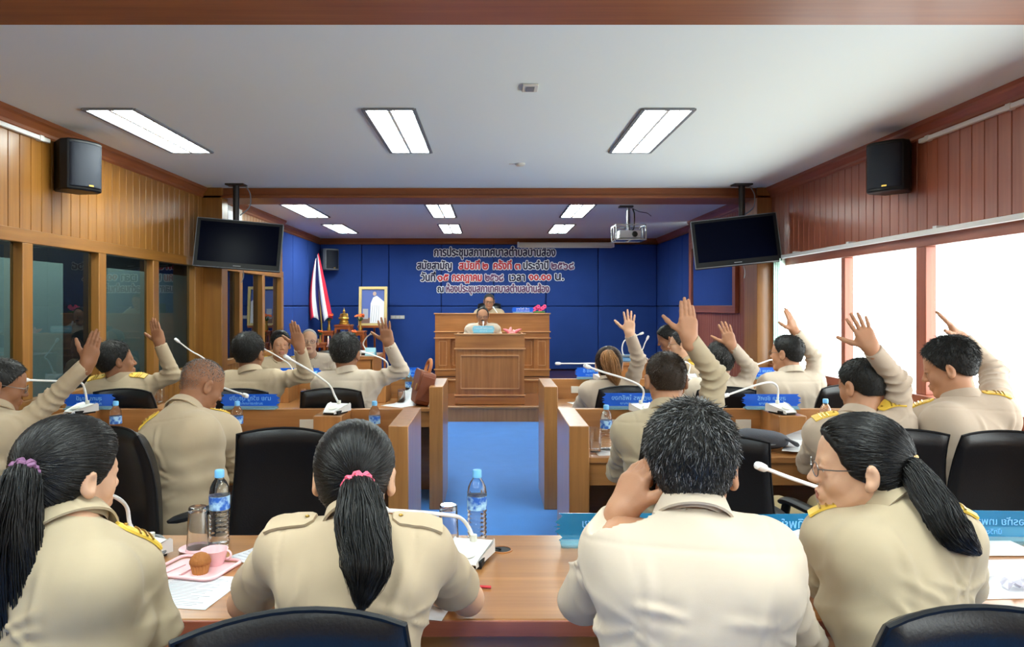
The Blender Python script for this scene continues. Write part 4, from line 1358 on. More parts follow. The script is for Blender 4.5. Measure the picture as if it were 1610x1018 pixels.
    a2 = np.array((rc_.uniform(-.05, .05), L * .8)); cre.append((a2, a2 + np.array((rc_.uniform(-.06, .06), -.22)), .02, .003, -1))
    def creases(p):
        r_ = p - hip
        u2 = np.stack([r_ @ X, r_ @ U], -1); yy = r_ @ Y
        out = 0
        for a2, b2, w_, am, sd in cre:
            ab = b2 - a2; L2_ = ab @ ab
            t_ = ((u2 - a2) @ ab) / L2_
            s_ = ((u2 - a2) @ np.array((-ab[1], ab[0]))) / math.sqrt(L2_) + .008 * np.sin(t_ * 3 + seed)
            z_ = (s_ / w_) ** 2
            out = out + np.where(yy * sd > -.02, am, 0) * (1 - 1.6 * z_) * np.exp(-z_) * np.exp(-((t_ - .45) / .42) ** 4)
        return -out
    SF.disp(creases)
    SF.plane(hip - U * .085, -U)
    nup = unit(T(0, -.022, -.055) - neck)
    SF.rc(neck - U * .02, neck + nup * .09, .052 if female else .060, None, .006, 'sub')
    for S_, E_, W_ in ((SR, ER, WR), (SL, EL, WL)):
        if sleeves == 'long':
            u = unit(W_ - E_); c0 = W_ - u * .012
            SF.rc(c0 - u * .002, c0 + u * .06, .0295 if not female else .027, None, .004, 'sub')
            pc_ = c0.copy()
            SF.clip((lambda c0, u, E_: (lambda p: np.where(((p - c0) ** 2).sum(-1) < .10 ** 2, (p - c0) @ u - .004, -.05)))(c0, u, E_), .003)
        else:
            u = unit(E_ - S_); e2 = S_ * .30 + E_ * .70
            SF.rc(e2 - u * .0, e2 + u * .09, ar[1] * 1.12 + .004, None, .004, 'sub')
            SF.clip((lambda c0, u: (lambda p: np.where(((p - c0) ** 2).sum(-1) < .10 ** 2, (p - c0) @ u, -.05)))(e2 + u * .008, u), .003)
    sh_res = .0058 if near else .0088
    Vs, Qs = mesh_field(SF, sh_res)
    shirt = arr_mesh('shirt', Vs - O, Qs, cl, root)
    # -------- collar: folded ring round the neck, lower at the throat
    nr = .056 if female else .064
    cb, na = MB(), 40
    vs = []
    cf = unit(Y - nup * (Y @ nup)); cx_ = np.cross(cf, nup)
    prof = [(0.0, -.012), (-.004, .022), (-.002, .033), (.005, .033), (.011, .014), (.019, -.010), (.015, -.013), (.008, .004)]
    for i in range(na + 1):
        a = (i / na) * (2 * PI - .5) + .25
        dz = -.014 * (.5 + .5 * math.cos(a)) ** 1.5; fo = .020 * (.5 + .5 * math.cos(a))
        tip = max(0, 1 - min(a, 2 * PI - a) / .8)
        for j, (r_, z_) in enumerate(prof):
            rr = nr + r_ + (.008 * tip if j in (5, 6) else 0)
            zz = z_ + dz - (.025 * tip if j in (5, 6) else 0)
            vs.append(neck + cf * (rr * math.cos(a) * 1.04 + fo) + cx_ * rr * math.sin(a) + nup * (zz + .026) - O)
    m_ = len(prof)
    fs = [(i * m_ + j, i * m_ + (j + 1) % m_, (i + 1) * m_ + (j + 1) % m_, (i + 1) * m_ + j) for i in range(na) for j in range(m_)]
    fs += [tuple(range(m_))[::-1], tuple(na * m_ + j for j in range(m_))]
    cb.add(vs, fs); co = cb.build('collar', cl, root, smooth=True)
    if front:          # button strip, pocket flaps and a dark name badge on the chest
        def chest(x, t):
            b0 = hip + U * (L * t) + X * x
            dl = Vs - b0; yy = dl @ Y; lat = dl - yy[:, None] * Y
            m2 = ((lat ** 2).sum(1) < .014 ** 2) & (yy > 0) & (yy < .25)
            return b0 + Y * ((yy[m2].max() if m2.any() else .12) + .002) - O
        pb = MB(); pb.tube([chest(0, t) for t in np.linspace(.86, .2, 9)], .009, 6, flat=1.0); pb.build('button_strip', cl, root, smooth=True)
        for t in (.8, .64, .48, .32): MB().ball(chest(0, t) + Y * .009, (.006, .006, .006), 8).build('button', M['gold'], root, smooth=True)
        for q_ in (-1, 1):
            r1 = [chest(q_ * x, .69) for x in (.045, .07, .095, .12)]; r2 = [chest(q_ * x, z) for x, z in ((.045, .63), (.07, .615), (.095, .615), (.12, .63))]
            vs = [p for p in r1 + r2] + [p + Y * .006 for p in r1 + r2]
            fs = [(i, i + 1, i + 5, i + 4) for i in range(3)] + [(8 + i, 12 + i, 13 + i, 9 + i) for i in range(3)] + [(4 + i, 5 + i, 13 + i, 12 + i) for i in range(3)] + [(i, 8 + i, 9 + i, i + 1) for i in range(3)] + [(0, 4, 12, 8), (3, 11, 15, 7)]
            MB().add(vs, fs).build('pocket_flap', cl, root, smooth=True)
        q0 = chest(.08, .73)
        MB().ball(q0 + Y * .002, (.035, .005, .010), 12, R=np.stack([X, Y, U], 1)).build('name_badge', M['black'], root, smooth=True)
    # -------- shoulder boards
    def board(S_, m):
        a = neck * .50 + S_ * .50; b = neck * .02 + S_ * .98
        ax_ = unit(b - a); Lb = .105
        side = unit(np.cross(ax_, U)); up = np.cross(side, ax_)
        if up @ U < 0: up = -up
        up = unit(up * math.cos(.5) - Y * math.sin(.5)); up = unit(up - ax_ * (up @ ax_)); side = np.cross(up, ax_)
        c = (a + b) / 2
        pts = []
        n_ = 7
        rows = []
        for i in range(n_ + 1):
            t = (i / n_ - .5) * Lb
            w = .027 if i > 0 else .014
            if i == 0: w = .013
            row = []
            for q_ in (-1, -.5, 0, .5, 1):
                pos = c + ax_ * t + side * w * q_
                dlt = Vs - pos
                lat = dlt - (dlt @ up)[:, None] * up
                msk = (lat ** 2).sum(1) < (.011 if near else .015) ** 2
                hgt = (dlt[msk] @ up); hgt = hgt[(hgt > -.02) & (hgt < .10)]; msk = np.array([len(hgt) > 0])
                hmax = hgt.max() if msk.any() else 0
                row.append((pos, hmax))
            rows.append(row)
        vs = []
        for row in rows:
            hm = max(h_ for _, h_ in row)
            for pos, h_ in row: vs.append(pos + up * (h_ * .8 + hm * .2 - .001) - O)
        for row in rows:
            hm = max(h_ for _, h_ in row)
            for pos, h_ in row: vs.append(pos + up * (h_ * .8 + hm * .2 + .0045) - O)
        k5 = 5; n5 = (n_ + 1) * k5
        fs = []
        for i in range(n_):
            for j in range(k5 - 1):
                a0 = i * k5 + j
                fs.append((a0, a0 + 1, a0 + k5 + 1, a0 + k5)); fs.append((n5 + a0, n5 + a0 + k5, n5 + a0 + k5 + 1, n5 + a0 + 1))
        for i in range(n_):
            for j in (0, k5 - 1):
                a0 = i * k5 + j; fs.append((a0, a0 + k5, n5 + a0 + k5, n5 + a0))
        for j in range(k5 - 1):
            for i in (0, n_):
                a0 = i * k5 + j; fs.append((a0, a0 + 1, n5 + a0 + 1, n5 + a0))
        o = MB().add(vs, fs).build('shoulder_board', m, root, smooth=True)
        if boards == 'yellow':
            st_ = MB()
            for r_ in range(board_rank):
                i0 = 3 + r_
                pp = [np.array(vs[n5 + i0 * k5 + j]) + up * .0015 for j in range(k5)]
                st_.tube(pp, .0026, 6)
            st_.build('braid', M['gold'], o, smooth=True)
        MB().ball(np.array(vs[n5 + k5 + 2]) + up * .002, (.005, .005, .003), 10).build('button', M['gold'], o, smooth=True)
    if boards:
        bm = M['yellow'] if boards == 'yellow' else cl
        for S_ in (SR, SL): board(S_, bm)
    # -------- trousers and shoes
    if legs:
        ly = yaw if legyaw is None else legyaw
        lf = np.array((-math.sin(ly), math.cos(ly), 0)); lx = np.array((math.cos(ly), math.sin(ly), 0))
        TF = Field()
        base_z = hip[2] - .53
        R3 = np.stack([lx, lf, (0, 0, 1)], 1)
        TF.ell(hip + np.array((0, 0, .0)), np.array((.160 * g, .118 * g, .105)), np.stack([X, Y, U], 1), .05)
        shoes = []
        for q_ in (-1, 1):
            h0 = hip + lx * q_ * .085 + np.array((0, 0, -.01)); kn = hip + lf * .42 + lx * q_ * .115 + np.array((0, 0, -.01))
            an = kn - lf * .02 + np.array((0, 0, 0)); an[2] = base_z + .10
            TF.rc(h0, kn, .080 * g ** .6, .064, k=.03); TF.rc(kn, an, .062, .05, k=.03)
            shoes.append((an, q_))
        TF.disp(folds(seed + 9, .003))
        TF.plane(np.array((0, 0, base_z + .075)), (0, 0, -1))
        Vt, Qt = mesh_field(TF, .0125)
        tro = arr_mesh('trousers', Vt - O, Qt, M['trousers'], root)
        if near or True:
            bt_ = MB()
        for an, q_ in shoes:
            sf = Field()
            b0 = np.array((an[0], an[1], base_z))
            sf.rc(b0 + np.array((0, 0, .045)) - lf * .03, b0 + lf * .12 + np.array((0, 0, .035)), .042, .036, k=.02)
            sf.rc(b0 + np.array((0, 0, .06)), b0 + np.array((0, 0, .09)), .038, .036, k=.02)
            sf.plane(b0 + np.array((0, 0, .001)), (0, 0, -1))
            v_, q2 = mesh_field(sf, .012)
            arr_mesh('shoe', v_ - O, q2, M['shoe'], root)
    # -------- hair
    hc = np.array(hair_col[:3])
    if hair in ('short', 'receding', 'buzz', 'long'):
        style = 'receding' if hair == 'receding' else ('long' if hair == 'long' else 'short')
        cap = hair_cap(T, hair_thick, style, .004 if hair == 'short' and hair_thick > .008 else 0)
        rr_ = np.random.default_rng(seed)
        A_ = rr_.normal(0, 1, (3, 3)) * 60
        if hair == 'long' and tail is not None:
            tie = np.asarray(tail[0], float)
            def groove(p):
                v = p - tie; v = v / (np.linalg.norm(v, axis=-1, keepdims=True) + 1e-6)
                return .0012 * np.sin(v[..., 0] * 70 + 2 * np.sin(v[..., 2] * 31)) * np.sin(v[..., 2] * 60 + 3 * v[..., 0])
            cap.disp(groove)
        Vh, Qh = mesh_field(cap, .0045 if near else .0058)
        base = tuple(hc * .8 + grey * .05) + (1,)
        if hair != 'buzz': ho = arr_mesh('hair', Vh - O, Qh, hair_shell_mat(base), root)
        if strand_n:
            Nn = vnormals(Vh, Qh)
            loc = T.inv(Vh)
            ok = np.nonzero((hairline(style)(loc) < -.004))[0]
            # keep the outer side of the shell only
            ctr = T(0, -.015, .02)
            ok = ok[((Vh[ok] - ctr) * Nn[ok]).sum(1) > 0]
            if hair != 'long': ok = ok[~((np.abs(loc[ok][:, 0]) > .055) & (loc[ok][:, 2] < .03) & (loc[ok][:, 1] > -.05))]
            sel = rng.choice(ok, min(strand_n, len(ok) * 3))
            P0 = Vh[sel] + rng.normal(0, .002, (len(sel), 3)) - Nn[sel] * .002
            N0 = Nn[sel]
            if hair == 'long' and tail is not None:
                steps = 8; tie = np.asarray(tail[0], float)
                pts = [P0]; p = P0.copy(); dist = np.linalg.norm(tie - p, axis=1)
                Ls = np.minimum(rng.uniform(.05, .12, len(sel)), dist * .95)
                for k in range(steps):
                    d = tie - p; d /= np.linalg.norm(d, axis=1, keepdims=True) + 1e-9
                    rad = p - ctr; rad /= np.linalg.norm(rad, axis=1, keepdims=True)
                    d = d - rad * (d * rad).sum(1, keepdims=True) * .98
                    d /= np.linalg.norm(d, axis=1, keepdims=True) + 1e-9
                    p = p + d * (Ls / steps)[:, None]
                    e = .002
                    vv = cap_val(cap, p)
                    gr = np.stack([cap_val(cap, p + np.eye(3)[a] * e) - vv for a in range(3)], -1) / e
                    gr /= np.linalg.norm(gr, axis=1, keepdims=True) + 1e-9
                    p = p - gr * np.clip(vv - .0012, -.006, .006)[:, None]
                    pts.append(p)
                Vst, Qst = ribbons(np.stack(pts, 1), rng.uniform(.0006, .0013, len(sel)) * hs)
                m_ = steps + 1
            else:
                down = -T.R[:, 2]
                crown_ = T(0.01, -.05, .115)
                flow = Vh[sel] - crown_
                flow /= np.linalg.norm(flow, axis=1, keepdims=True) + 1e-9
                flow = flow - N0 * (flow * N0).sum(1, keepdims=True)
                flow /= np.linalg.norm(flow, axis=1, keepdims=True) + 1e-9
                dr = flow * .95 + N0 * .26 + rng.normal(0, .22, flow.shape)
                dr /= np.linalg.norm(dr, axis=1, keepdims=True)
                low = np.clip((loc[sel][:, 2] + .08) / .13, .25, 1)
                Vst, Qst = strands(P0, dr, rng.uniform(.014, .026, len(sel)) * low * (max(hair_thick, .0024) / .012) * hs, rng.uniform(.0006, .0011, len(sel)) * hs, 3, wig=.12)
                m_ = 4
            so = arr_mesh('hair_strands', Vst - O, Qst, HM, root); so['kind'] = 'stuff'
            gsel = rng.random(len(sel)) < grey
            cc_ = np.where(gsel[:, None], rng.uniform(.09, .26, (len(sel), 1)), hc[None] * rng.uniform(.6, 1.7, (len(sel), 1)))
            tint_obj(so, np.repeat(cc_, m_ * 3, 0))
    # -------- pony tail
    if tail is not None:
        cen = np.array(bez(tail[:-1] if isinstance(tail[-1], dict) else tail, 30)); opt = tail[-1] if isinstance(tail[-1], dict) else {}
        rads = np.interp(np.linspace(0, 1, len(cen)), opt.get('t', [0, .12, .45, .8, 1]), opt.get('r', [.014, .026, .032, .026, .008]))
        TF2 = Field()
        ii = np.linspace(0, len(cen) - 1, 12).astype(int)
        for a, b in zip(ii[:-1], ii[1:]): TF2.rc(cen[a], cen[b], rads[a] * .85, rads[b] * .85, k=.01)
        Vp, Qp = mesh_field(TF2, .005 if near else .007)
        pc2 = opt.get('col', hair_col)
        po = arr_mesh('ponytail', Vp - O, Qp, hair_shell_mat(tuple(np.array(pc2[:3]) * .8) + (1,)), root)
        ns = opt.get('n', 420)
        th = rng.uniform(0, 2 * PI, ns); qr = np.sqrt(rng.uniform(.45, 1.1, ns))
        tan = np.gradient(cen, axis=0); tan /= np.linalg.norm(tan, axis=1, keepdims=True)
        b0 = np.cross(tan, np.array((0.3, 1, .1))); b0 /= np.linalg.norm(b0, axis=1, keepdims=True); c0 = np.cross(tan, b0)
        st_i = rng.integers(0, max(1, len(cen) // 3), ns); m_ = 14
        tt = np.linspace(0, 1, m_)[None] * (len(cen) - 1 - st_i[:, None]) * rng.uniform(.75, 1.06, (ns, 1)) + st_i[:, None]
        tt = np.clip(tt, 0, len(cen) - 1.001); i0 = tt.astype(int); fr = (tt - i0)[..., None]
        ip = lambda A: A[i0] * (1 - fr) + A[np.minimum(i0 + 1, len(cen) - 1)] * fr
        Rr = (rads[i0] * (1 - fr[..., 0]) + rads[np.minimum(i0 + 1, len(cen) - 1)] * fr[..., 0]) * qr[:, None]
        ang = th[:, None] + .25 * np.sin(tt * .15 + th[:, None] * 3)
        pts = ip(cen) + (ip(b0) * np.cos(ang)[..., None] + ip(c0) * np.sin(ang)[..., None]) * Rr[..., None]
        pts = pts + rng.normal(0, .0012, pts.shape)
        Vst, Qst = ribbons(pts, rng.uniform(.0008, .0018, ns))
        so = arr_mesh('tail_strands', Vst - O, Qst, HM, po); so['kind'] = 'stuff'
        cc_ = np.array(pc2[:3])[None] * rng.uniform(.5, 1.8, (ns, 1))
        tint_obj(so, np.repeat(cc_, m_ * 3, 0))
        if opt.get('tie'):
            tm, rr0 = opt['tie']
            tb_ = MB(); ax_ = unit(cen[2] - cen[0]); s1 = unit(np.cross(ax_, (0.2, .1, 1))); s2 = np.cross(ax_, s1)
            n_ = 30
            for off_, ph in ((0, 0), (.006, 1.2)):
                tb_.tube([cen[1] + ax_ * (.002 + off_ + .004 * math.sin(7 * a + ph)) + (s1 * math.cos(a) + s2 * math.sin(a)) * (rr0 + .003 * math.sin(9 * a + ph)) - O for a in np.linspace(0, 2 * PI, n_ + 1)], .0062, 7)
            tb_.build('hair_tie', tm, root, smooth=True)
    # -------- glasses
    if glasses:
        gm = MB(); fr_ = []
        for q_ in (-1, 1):
            ring = [T(q_ * .032 + .022 * math.cos(a), .100 - .0035 * math.cos(a) * q_ * 1, .001 + .017 * math.sin(a)) - O for a in np.linspace(0, 2 * PI, 17)]
            gm.tube(ring, .0014 if glasses != 'thick' else .0022, 6)
            gm.tube([T(q_ * .054, .097, .005) - O, T(q_ * .074, .06, .006) - O, T(q_ * .083, -.01, .008) - O, T(q_ * .082, -.028, -.008) - O], .0014, 6)
        gm.tube([T(-.010, .102, .004) - O, T(0, .106, .006) - O, T(.010, .102, .004) - O], .0014, 6)
        go = gm.build('eyeglasses', M['metal_frame'], root, smooth=True)
        for q_ in (-1, 1):
            lz = MB(); lz.add([T(q_ * .032 + .021 * math.cos(a), .0995, .001 + .016 * math.sin(a)) - O for a in np.linspace(0, 2 * PI, 17)[:-1]], [tuple(range(16)) if q_ < 0 else tuple(range(16))])
            lz.build('lens', M['lens'], go)
    return dict(root=root, T=T, SR=SR, SL=SL, ER=ER, EL=EL, WR=WR, WL=WL, X=X, Y=Y, U=U, O=O, Vs=Vs)

def cap_val(F, p): return F.val(p)
# ================================================================== the people
UPH = lambda x=0., y=0., z=1.: (x, y, z)
PINK_TIE = mat('pink_hair_tie', srgb(236, 92, 120), .6); MAUVE_TIE = mat('purple_hair_tie', srgb(124, 84, 118), .7); SAND_TIE = mat('sand_hair_tie', srgb(190, 160, 110), .7)
BLK = (.007, .0065, .0065)
def hp(px, d, z=.53): return ((px - CX) / FPX * d, d, z)
RAISE = dict(curl=(.04, .06, .05), spread=-.3, thumb_out=.95)
LAB = {}
def who(K, label):
    K['root']['label'] = label; return K

# ---- nearest row, seen from behind
K1 = who(person('w', hp(95, 1.40), P(112, 838, 1.51), math.radians(-16), P(112, 748, 1.56), hyaw=math.radians(-13), hpitch=-.10, hs=.95, female=True, skin='light',
    shr=P(205, 898, 1.58), shl=P(5, 905, 1.46), er=P(262, 1045, 1.62), wr=P(215, 1100, 1.8), el=P(-60, 1080, 1.52), wl=P(60, 1100, 1.75),
    cloth='green', sleeves='short', res=.5, hair='long', strand_n=5200, hair_thick=.017, hair_col=BLK, boards='yellow', girth=1.02, seed=3,
    tail=[P(44, 733, 1.462), P(30, 765, 1.43), P(22, 830, 1.42), P(26, 910, 1.42), P(40, 1000, 1.43), P(36, 1060, 1.44), dict(tie=(MAUVE_TIE, .025), n=900, r=[.016, .034, .05, .046, .02])]),
    'woman in khaki with a long black ponytail in a purple tie, facing the snack tray')
K2 = who(person('w', hp(560, 1.42), P(561, 838, 1.52), math.radians(0), P(558, 752, 1.62), hpitch=-.22, hs=.96, female=True, skin='light',
    shr=P(668, 868, 1.545), shl=P(448, 868, 1.545), er=P(735, 942, 1.74), wr=P(650, 912, 1.93), el=P(385, 948, 1.72), wl=P(470, 912, 1.93),
    cloth='khaki', sleeves='short', res=.5, hair='long', strand_n=5200, hair_thick=.014, hair_col=BLK, boards='khaki', girth=.98, seed=5,
    tail=[P(562, 757, 1.484), P(565, 780, 1.455), P(570, 830, 1.40), P(577, 885, 1.355), P(568, 955, 1.325), dict(tie=(PINK_TIE, .027), n=900, r=[.016, .034, .05, .046, .012])]),
    'woman in khaki with a black ponytail in a pink tie, elbows on the table')
K3 = who(person('m', hp(1085, 1.36), P(1090, 831, 1.45), math.radians(-3), P(1085, 737, 1.52), hyaw=math.radians(-6), hpitch=-.12, skin='tan',
    shr=P(1204, 880, 1.47), shl=P(970, 868, 1.47), er=P(1256, 1010, 1.60), wr=P(1185, 925, 1.86), el=P(915, 945, 1.62), wl=P(975, 808, 1.51),
    hl=((.42, .12, .85), (.75, .45, -.1), dict(curl=(.35, .45, .3), spread=.2, thumb_out=.5)),
    cloth='pale', res=.5, hair='short', strand_n=12000, grey=.26, hair_thick=.010, girth=1.03, seed=11),
    'man in khaki from behind, grey-flecked black hair, holding a phone to his ear')
K4 = who(person('w', hp(1425, 1.46), P(1404, 808, 1.66), math.radians(12), P(1349, 735, 1.70), hyaw=math.radians(62), hpitch=-.05, hs=.96, female=True, skin='light',
    shr=P(1495, 850, 1.62), shl=P(1308, 850, 1.70), er=P(1512, 945, 1.76), wr=P(1470, 905, 2.0), el=P(1290, 935, 1.84), wl=P(1262, 880, 2.06),
    cloth='green', sleeves='short', res=.5, hair='long', strand_n=5200, hair_thick=.013, hair_col=BLK, boards='yellow', glasses=True, girth=1.08, seed=8,
    tail=[P(1419, 728, 1.655), P(1438, 745, 1.62), P(1470, 790, 1.57), P(1498, 835, 1.53), P(1536, 868, 1.53), dict(tie=(SAND_TIE, .026), n=800, r=[.016, .027, .036, .036, .012])]),
    'woman in glasses in profile with a black ponytail over her khaki shoulder')
# phone in the hand
ph = thing('mobile_phone', 'black mobile phone held to the ear of the grey-flecked man', 'phone', P(1020, 728, 1.56))
Rp = rotz(math.radians(-72)) @ rotx(math.radians(-10))
b = MB().rbox(-.036, .036, -.0045, .0045, -.072, .072, .009, 'y'); b.xf(Rp); b.build('phone_body', M['black'], ph, bevel=.0015)
b = MB().box(-.032, .032, -.0052, -.0046, -.066, .066); b.xf(Rp); b.build('phone_screen', M['black_gloss'], ph)

# ---- middle row
K5 = who(person('m', hp(-60, 3.20), P(-12, 655, 3.38), math.radians(-20), P(4, 606, 3.46), hyaw=math.radians(-40), hpitch=-.25, skin='brown',
    shr=P(28, 676, 3.40), shl=P(-70, 690, 3.42), er=P(78, 632, 3.46), wr=P(137, 573, 3.46), hr=((.26, .05, .96), (.0, 1, .1), RAISE),
    cloth='khaki', res=.9, strand_n=2500, grey=.2, hair_thick=.008, glasses=True, seed=21),
    'grey-haired man in glasses at the smoked panes, raising a hand')
K6 = who(person('m', hp(296, 3.16), P(286, 652, 3.24), math.radians(-30), P(318, 606, 3.38), hyaw=math.radians(-12), hpitch=-.45, skin='brown',
    shr=P(352, 680, 3.42), shl=P(252, 690, 3.22), er=P(372, 740, 3.55), wr=P(345, 735, 3.82), el=P(262, 760, 3.4), wl=P(318, 735, 3.75),
    cloth='khaki', res=.75, hair='buzz', hair_thick=.001, strand_n=6000, grey=.6, hair_col=(.04, .032, .028), boards='yellow', girth=1.12, belly=1.15, seed=23),
    'balding man in khaki bent over the desk beside an empty chair')
K7 = who(person('m', hp(1050, 3.06), P(1048, 655, 3.12), math.radians(2), P(1047, 598, 3.2), hpitch=-.12, skin='tan',
    shr=P(1112, 668, 3.14), shl=P(988, 682, 3.14), er=P(1124, 592, 3.12), wr=P(1083, 532, 3.04), hr=((-.04, .06, 1), (.05, 1, 0), RAISE),
    el=P(972, 742, 3.35), wl=P(1015, 735, 3.7),
    cloth='green', res=.75, strand_n=5000, hair_col=(.035, .022, .014), hair_thick=.007, girth=1.05, seed=25),
    'man with short brown hair raising the tallest hand near the aisle')
K8 = who(person('m', hp(1350, 3.12), P(1349, 664, 3.2), math.radians(10), P(1354, 608, 3.26), hyaw=math.radians(12), hpitch=-.2, skin='tan',
    shr=P(1412, 668, 3.18), shl=P(1290, 684, 3.22), er=P(1412, 602, 3.18), wr=P(1370, 548, 3.12), hr=((-.42, .05, .9), (.1, 1, .1), dict(curl=(.05, .1, .08), spread=1.0, thumb_out=1.0)),
    el=P(1272, 728, 3.36), wl=P(1272, 705, 3.62),
    cloth='rose', res=.75, strand_n=4000, hair_thick=.008, boards='yellow', girth=1.05, seed=27),
    'man with gold shoulder boards raising a spread hand while writing')
K9 = who(person('m', hp(1525, 3.12), P(1515, 636, 3.22), math.radians(18), P(1491, 580, 3.28), hyaw=math.radians(36), hpitch=-.3, skin='tan',
    shr=P(1568, 652, 3.18), shl=P(1452, 668, 3.3), er=P(1562, 585, 3.42), wr=P(1512, 532, 3.48), hr=((-.62, .1, .78), (-.75, .5, -.5), RAISE),
    el=P(1432, 720, 3.5), wl=P(1480, 728, 3.75),
    cloth='rose', res=.75, strand_n=5500, hair_thick=.012, boards='yellow', girth=1.22, belly=1.1, seed=29, legyaw=0),
    'heavy man raising a hand against the bright window, head bowed')

# ---- front row of desks
K10 = who(person('m', hp(195, 4.62), P(190, 600, 4.62), math.radians(-15), P(184, 570, 4.62), hyaw=math.radians(-32), hpitch=.12, hroll=-.12, skin='brown',
    shr=P(228, 608, 4.62), shl=P(152, 612, 4.62), er=P(272, 590, 4.62), wr=P(251, 540, 4.58), hr=((-.30, .1, .94), (.15, 1, 0), RAISE),
    cloth='khaki', strand_n=3000, hair_thick=.01, boards='yellow', seed=31),
    'man looking aside before the smoked panes, arm bent high, gold shoulder board')
K11 = who(person('m', hp(395, 4.62), P(394, 592, 4.65), math.radians(-5), P(393, 557, 4.7), skin='brown', hyaw=math.radians(-10),
    shr=P(432, 600, 4.62), shl=P(358, 602, 4.68), er=P(481, 590, 4.58), wr=P(471, 546, 4.5), hr=((-.26, .05, .95), (.1, 1, 0), RAISE),
    cloth='khaki', strand_n=3000, hair_thick=.011, seed=33),
    'man with round black hair raising a hand beside the pilaster')
K12 = who(person('m', hp(546, 4.65), P(546, 592, 4.7), math.radians(-3), P(544, 557, 4.74), skin='brown', hyaw=math.radians(-8),
    shr=P(584, 602, 4.68), shl=P(507, 604, 4.7), er=P(631, 583, 4.66), wr=P(611, 540, 4.6), hr=((-.24, .05, .95), (.1, 1, 0), dict(curl=(.05, .1, .05), spread=.8, thumb_out=1)),
    cloth='pale', strand_n=3500, grey=.12, hair_thick=.012, seed=35),
    'man in pale khaki raising a spread hand near the brown leather bag')
K13 = who(person('w', hp(957, 4.82), P(957, 606, 4.86), math.radians(-2), P(957, 575, 4.92), female=True, skin='light', hpitch=.05,
    shr=P(990, 612, 4.84), shl=P(925, 616, 4.86), er=P(1004, 566, 4.8), wr=P(990, 525, 4.76), hr=((-.02, .05, 1), (0, 1, 0), dict(curl=(.04, .06, .05), spread=1.1, thumb_out=1)),
    cloth='rose', hair='long', strand_n=2600, hair_thick=.014, hair_col=(.03, .014, .008), seed=37,
    tail=[P(955, 556, 4.80), P(957, 565, 4.765), P(964, 585, 4.755), P(970, 605, 4.765), dict(n=500, r=[.02, .045, .058, .045, .014], col=(.30, .14, .05))]),
    'woman with a light brown ponytail raising a hand on the aisle')
K14 = who(person('m', hp(1131, 4.76), P(1131, 604, 4.8), math.radians(0), P(1131, 570, 4.85), skin='tan',
    shr=P(1166, 612, 4.8), shl=P(1095, 614, 4.8), er=P(1180, 580, 4.78), wr=P(1150, 544, 4.74), hr=((-.30, .05, .95), (.1, 1, 0), dict(curl=(.1, .2, .12), spread=.6, thumb_out=1)),
    cloth='pale', strand_n=3000, grey=.25, hair_thick=.010, seed=39),
    'man with dark grey hair raising a bent hand, just right of the tallest arm')
K15 = who(person('m', hp(1245, 4.78), P(1245, 592, 4.8), math.radians(12), P(1237, 556, 4.85), skin='tan', hyaw=math.radians(28),
    shr=P(1280, 602, 4.82), shl=P(1208, 606, 4.8), er=P(1280, 562, 4.86), wr=P(1250, 522, 4.86), hr=((-.32, .05, .95), (-.6, .8, 0), RAISE),
    cloth='pale', strand_n=2500, hair_thick=.007, glasses=True, seed=41),
    'man in glasses lit by the windows, raising a hand before the pale blind')

# ---- people facing the room
FAR = dict(res=1.0)
K16 = who(person('m', hp(436, 6.97), P(439, 568, 6.95), PI + .3, P(441, 543, 6.88), hyaw=.15, front=True, skin='tan', cloth='khaki', strand_n=1500, hair_thick=.010, boards='yellow', seed=43), 'dark-haired man in khaki facing the room beside an old man')
K17 = who(person('m', hp(490, 7.78), P(489, 562, 7.72), PI + .45, P(486, 537, 7.62), hyaw=-.2, hs=1.06, front=True, skin='light', cloth='pale', hair='receding', hair_thick=.003, hair_col=(.42, .40, .38), glasses='thick', seed=45), 'old man with white hair and glasses facing the room near the altar')
K18 = who(person('m', hp(1062, 7.75), P(1060, 557, 7.7), math.radians(85), P(1049, 533, 7.6), hpitch=-.4, skin='brown', cloth='khaki', strand_n=1500, hair_thick=.010, seed=47), 'man bowing his head in front of the blue wall corner')
K19 = who(person('m', hp(1088, 7.05), P(1080, 568, 7.0), math.radians(78), P(1069, 542, 7.0), skin='light', cloth='khaki', strand_n=1500, grey=.3, hair_thick=.009, glasses=True, boards='yellow', seed=49), 'person in glasses in profile, half hidden by the tallest raised arm')
K20 = who(person('m', hp(769, 12.14, .93), P(769, 488.5, 12.08), PI, P(769, 474, 12.0), hpitch=-.12, front=True, skin='tan', cloth='khaki', strand_n=1200, grey=.5, hair_thick=.008, glasses='thick', seed=51, wl=(.12, 11.86, 1.19), wr=(-.2, 11.86, 1.19)), 'chairman in glasses behind the high rostrum')
K21 = who(person('m', hp(759, 10.3, .73), P(759, 512.5, 10.26), PI, P(759, 497, 10.18), hpitch=-.15, front=True, skin='tan', cloth='pale', hair='receding', strand_n=600, hair_thick=.007, glasses='thick', boards='khaki', seed=53, wl=(.06, 10.0, .99), wr=(-.28, 10.0, .99)), 'man with glasses and moustache speaking at the lectern')
T = K21['T']; O = K21['O']
MB().tube([T(-.024, .096, -.051) - O, T(0, .103, -.047) - O, T(.024, .096, -.051) - O], [.003, .006, .003], 8).build('moustache', M['black'], K21['root'], smooth=True)
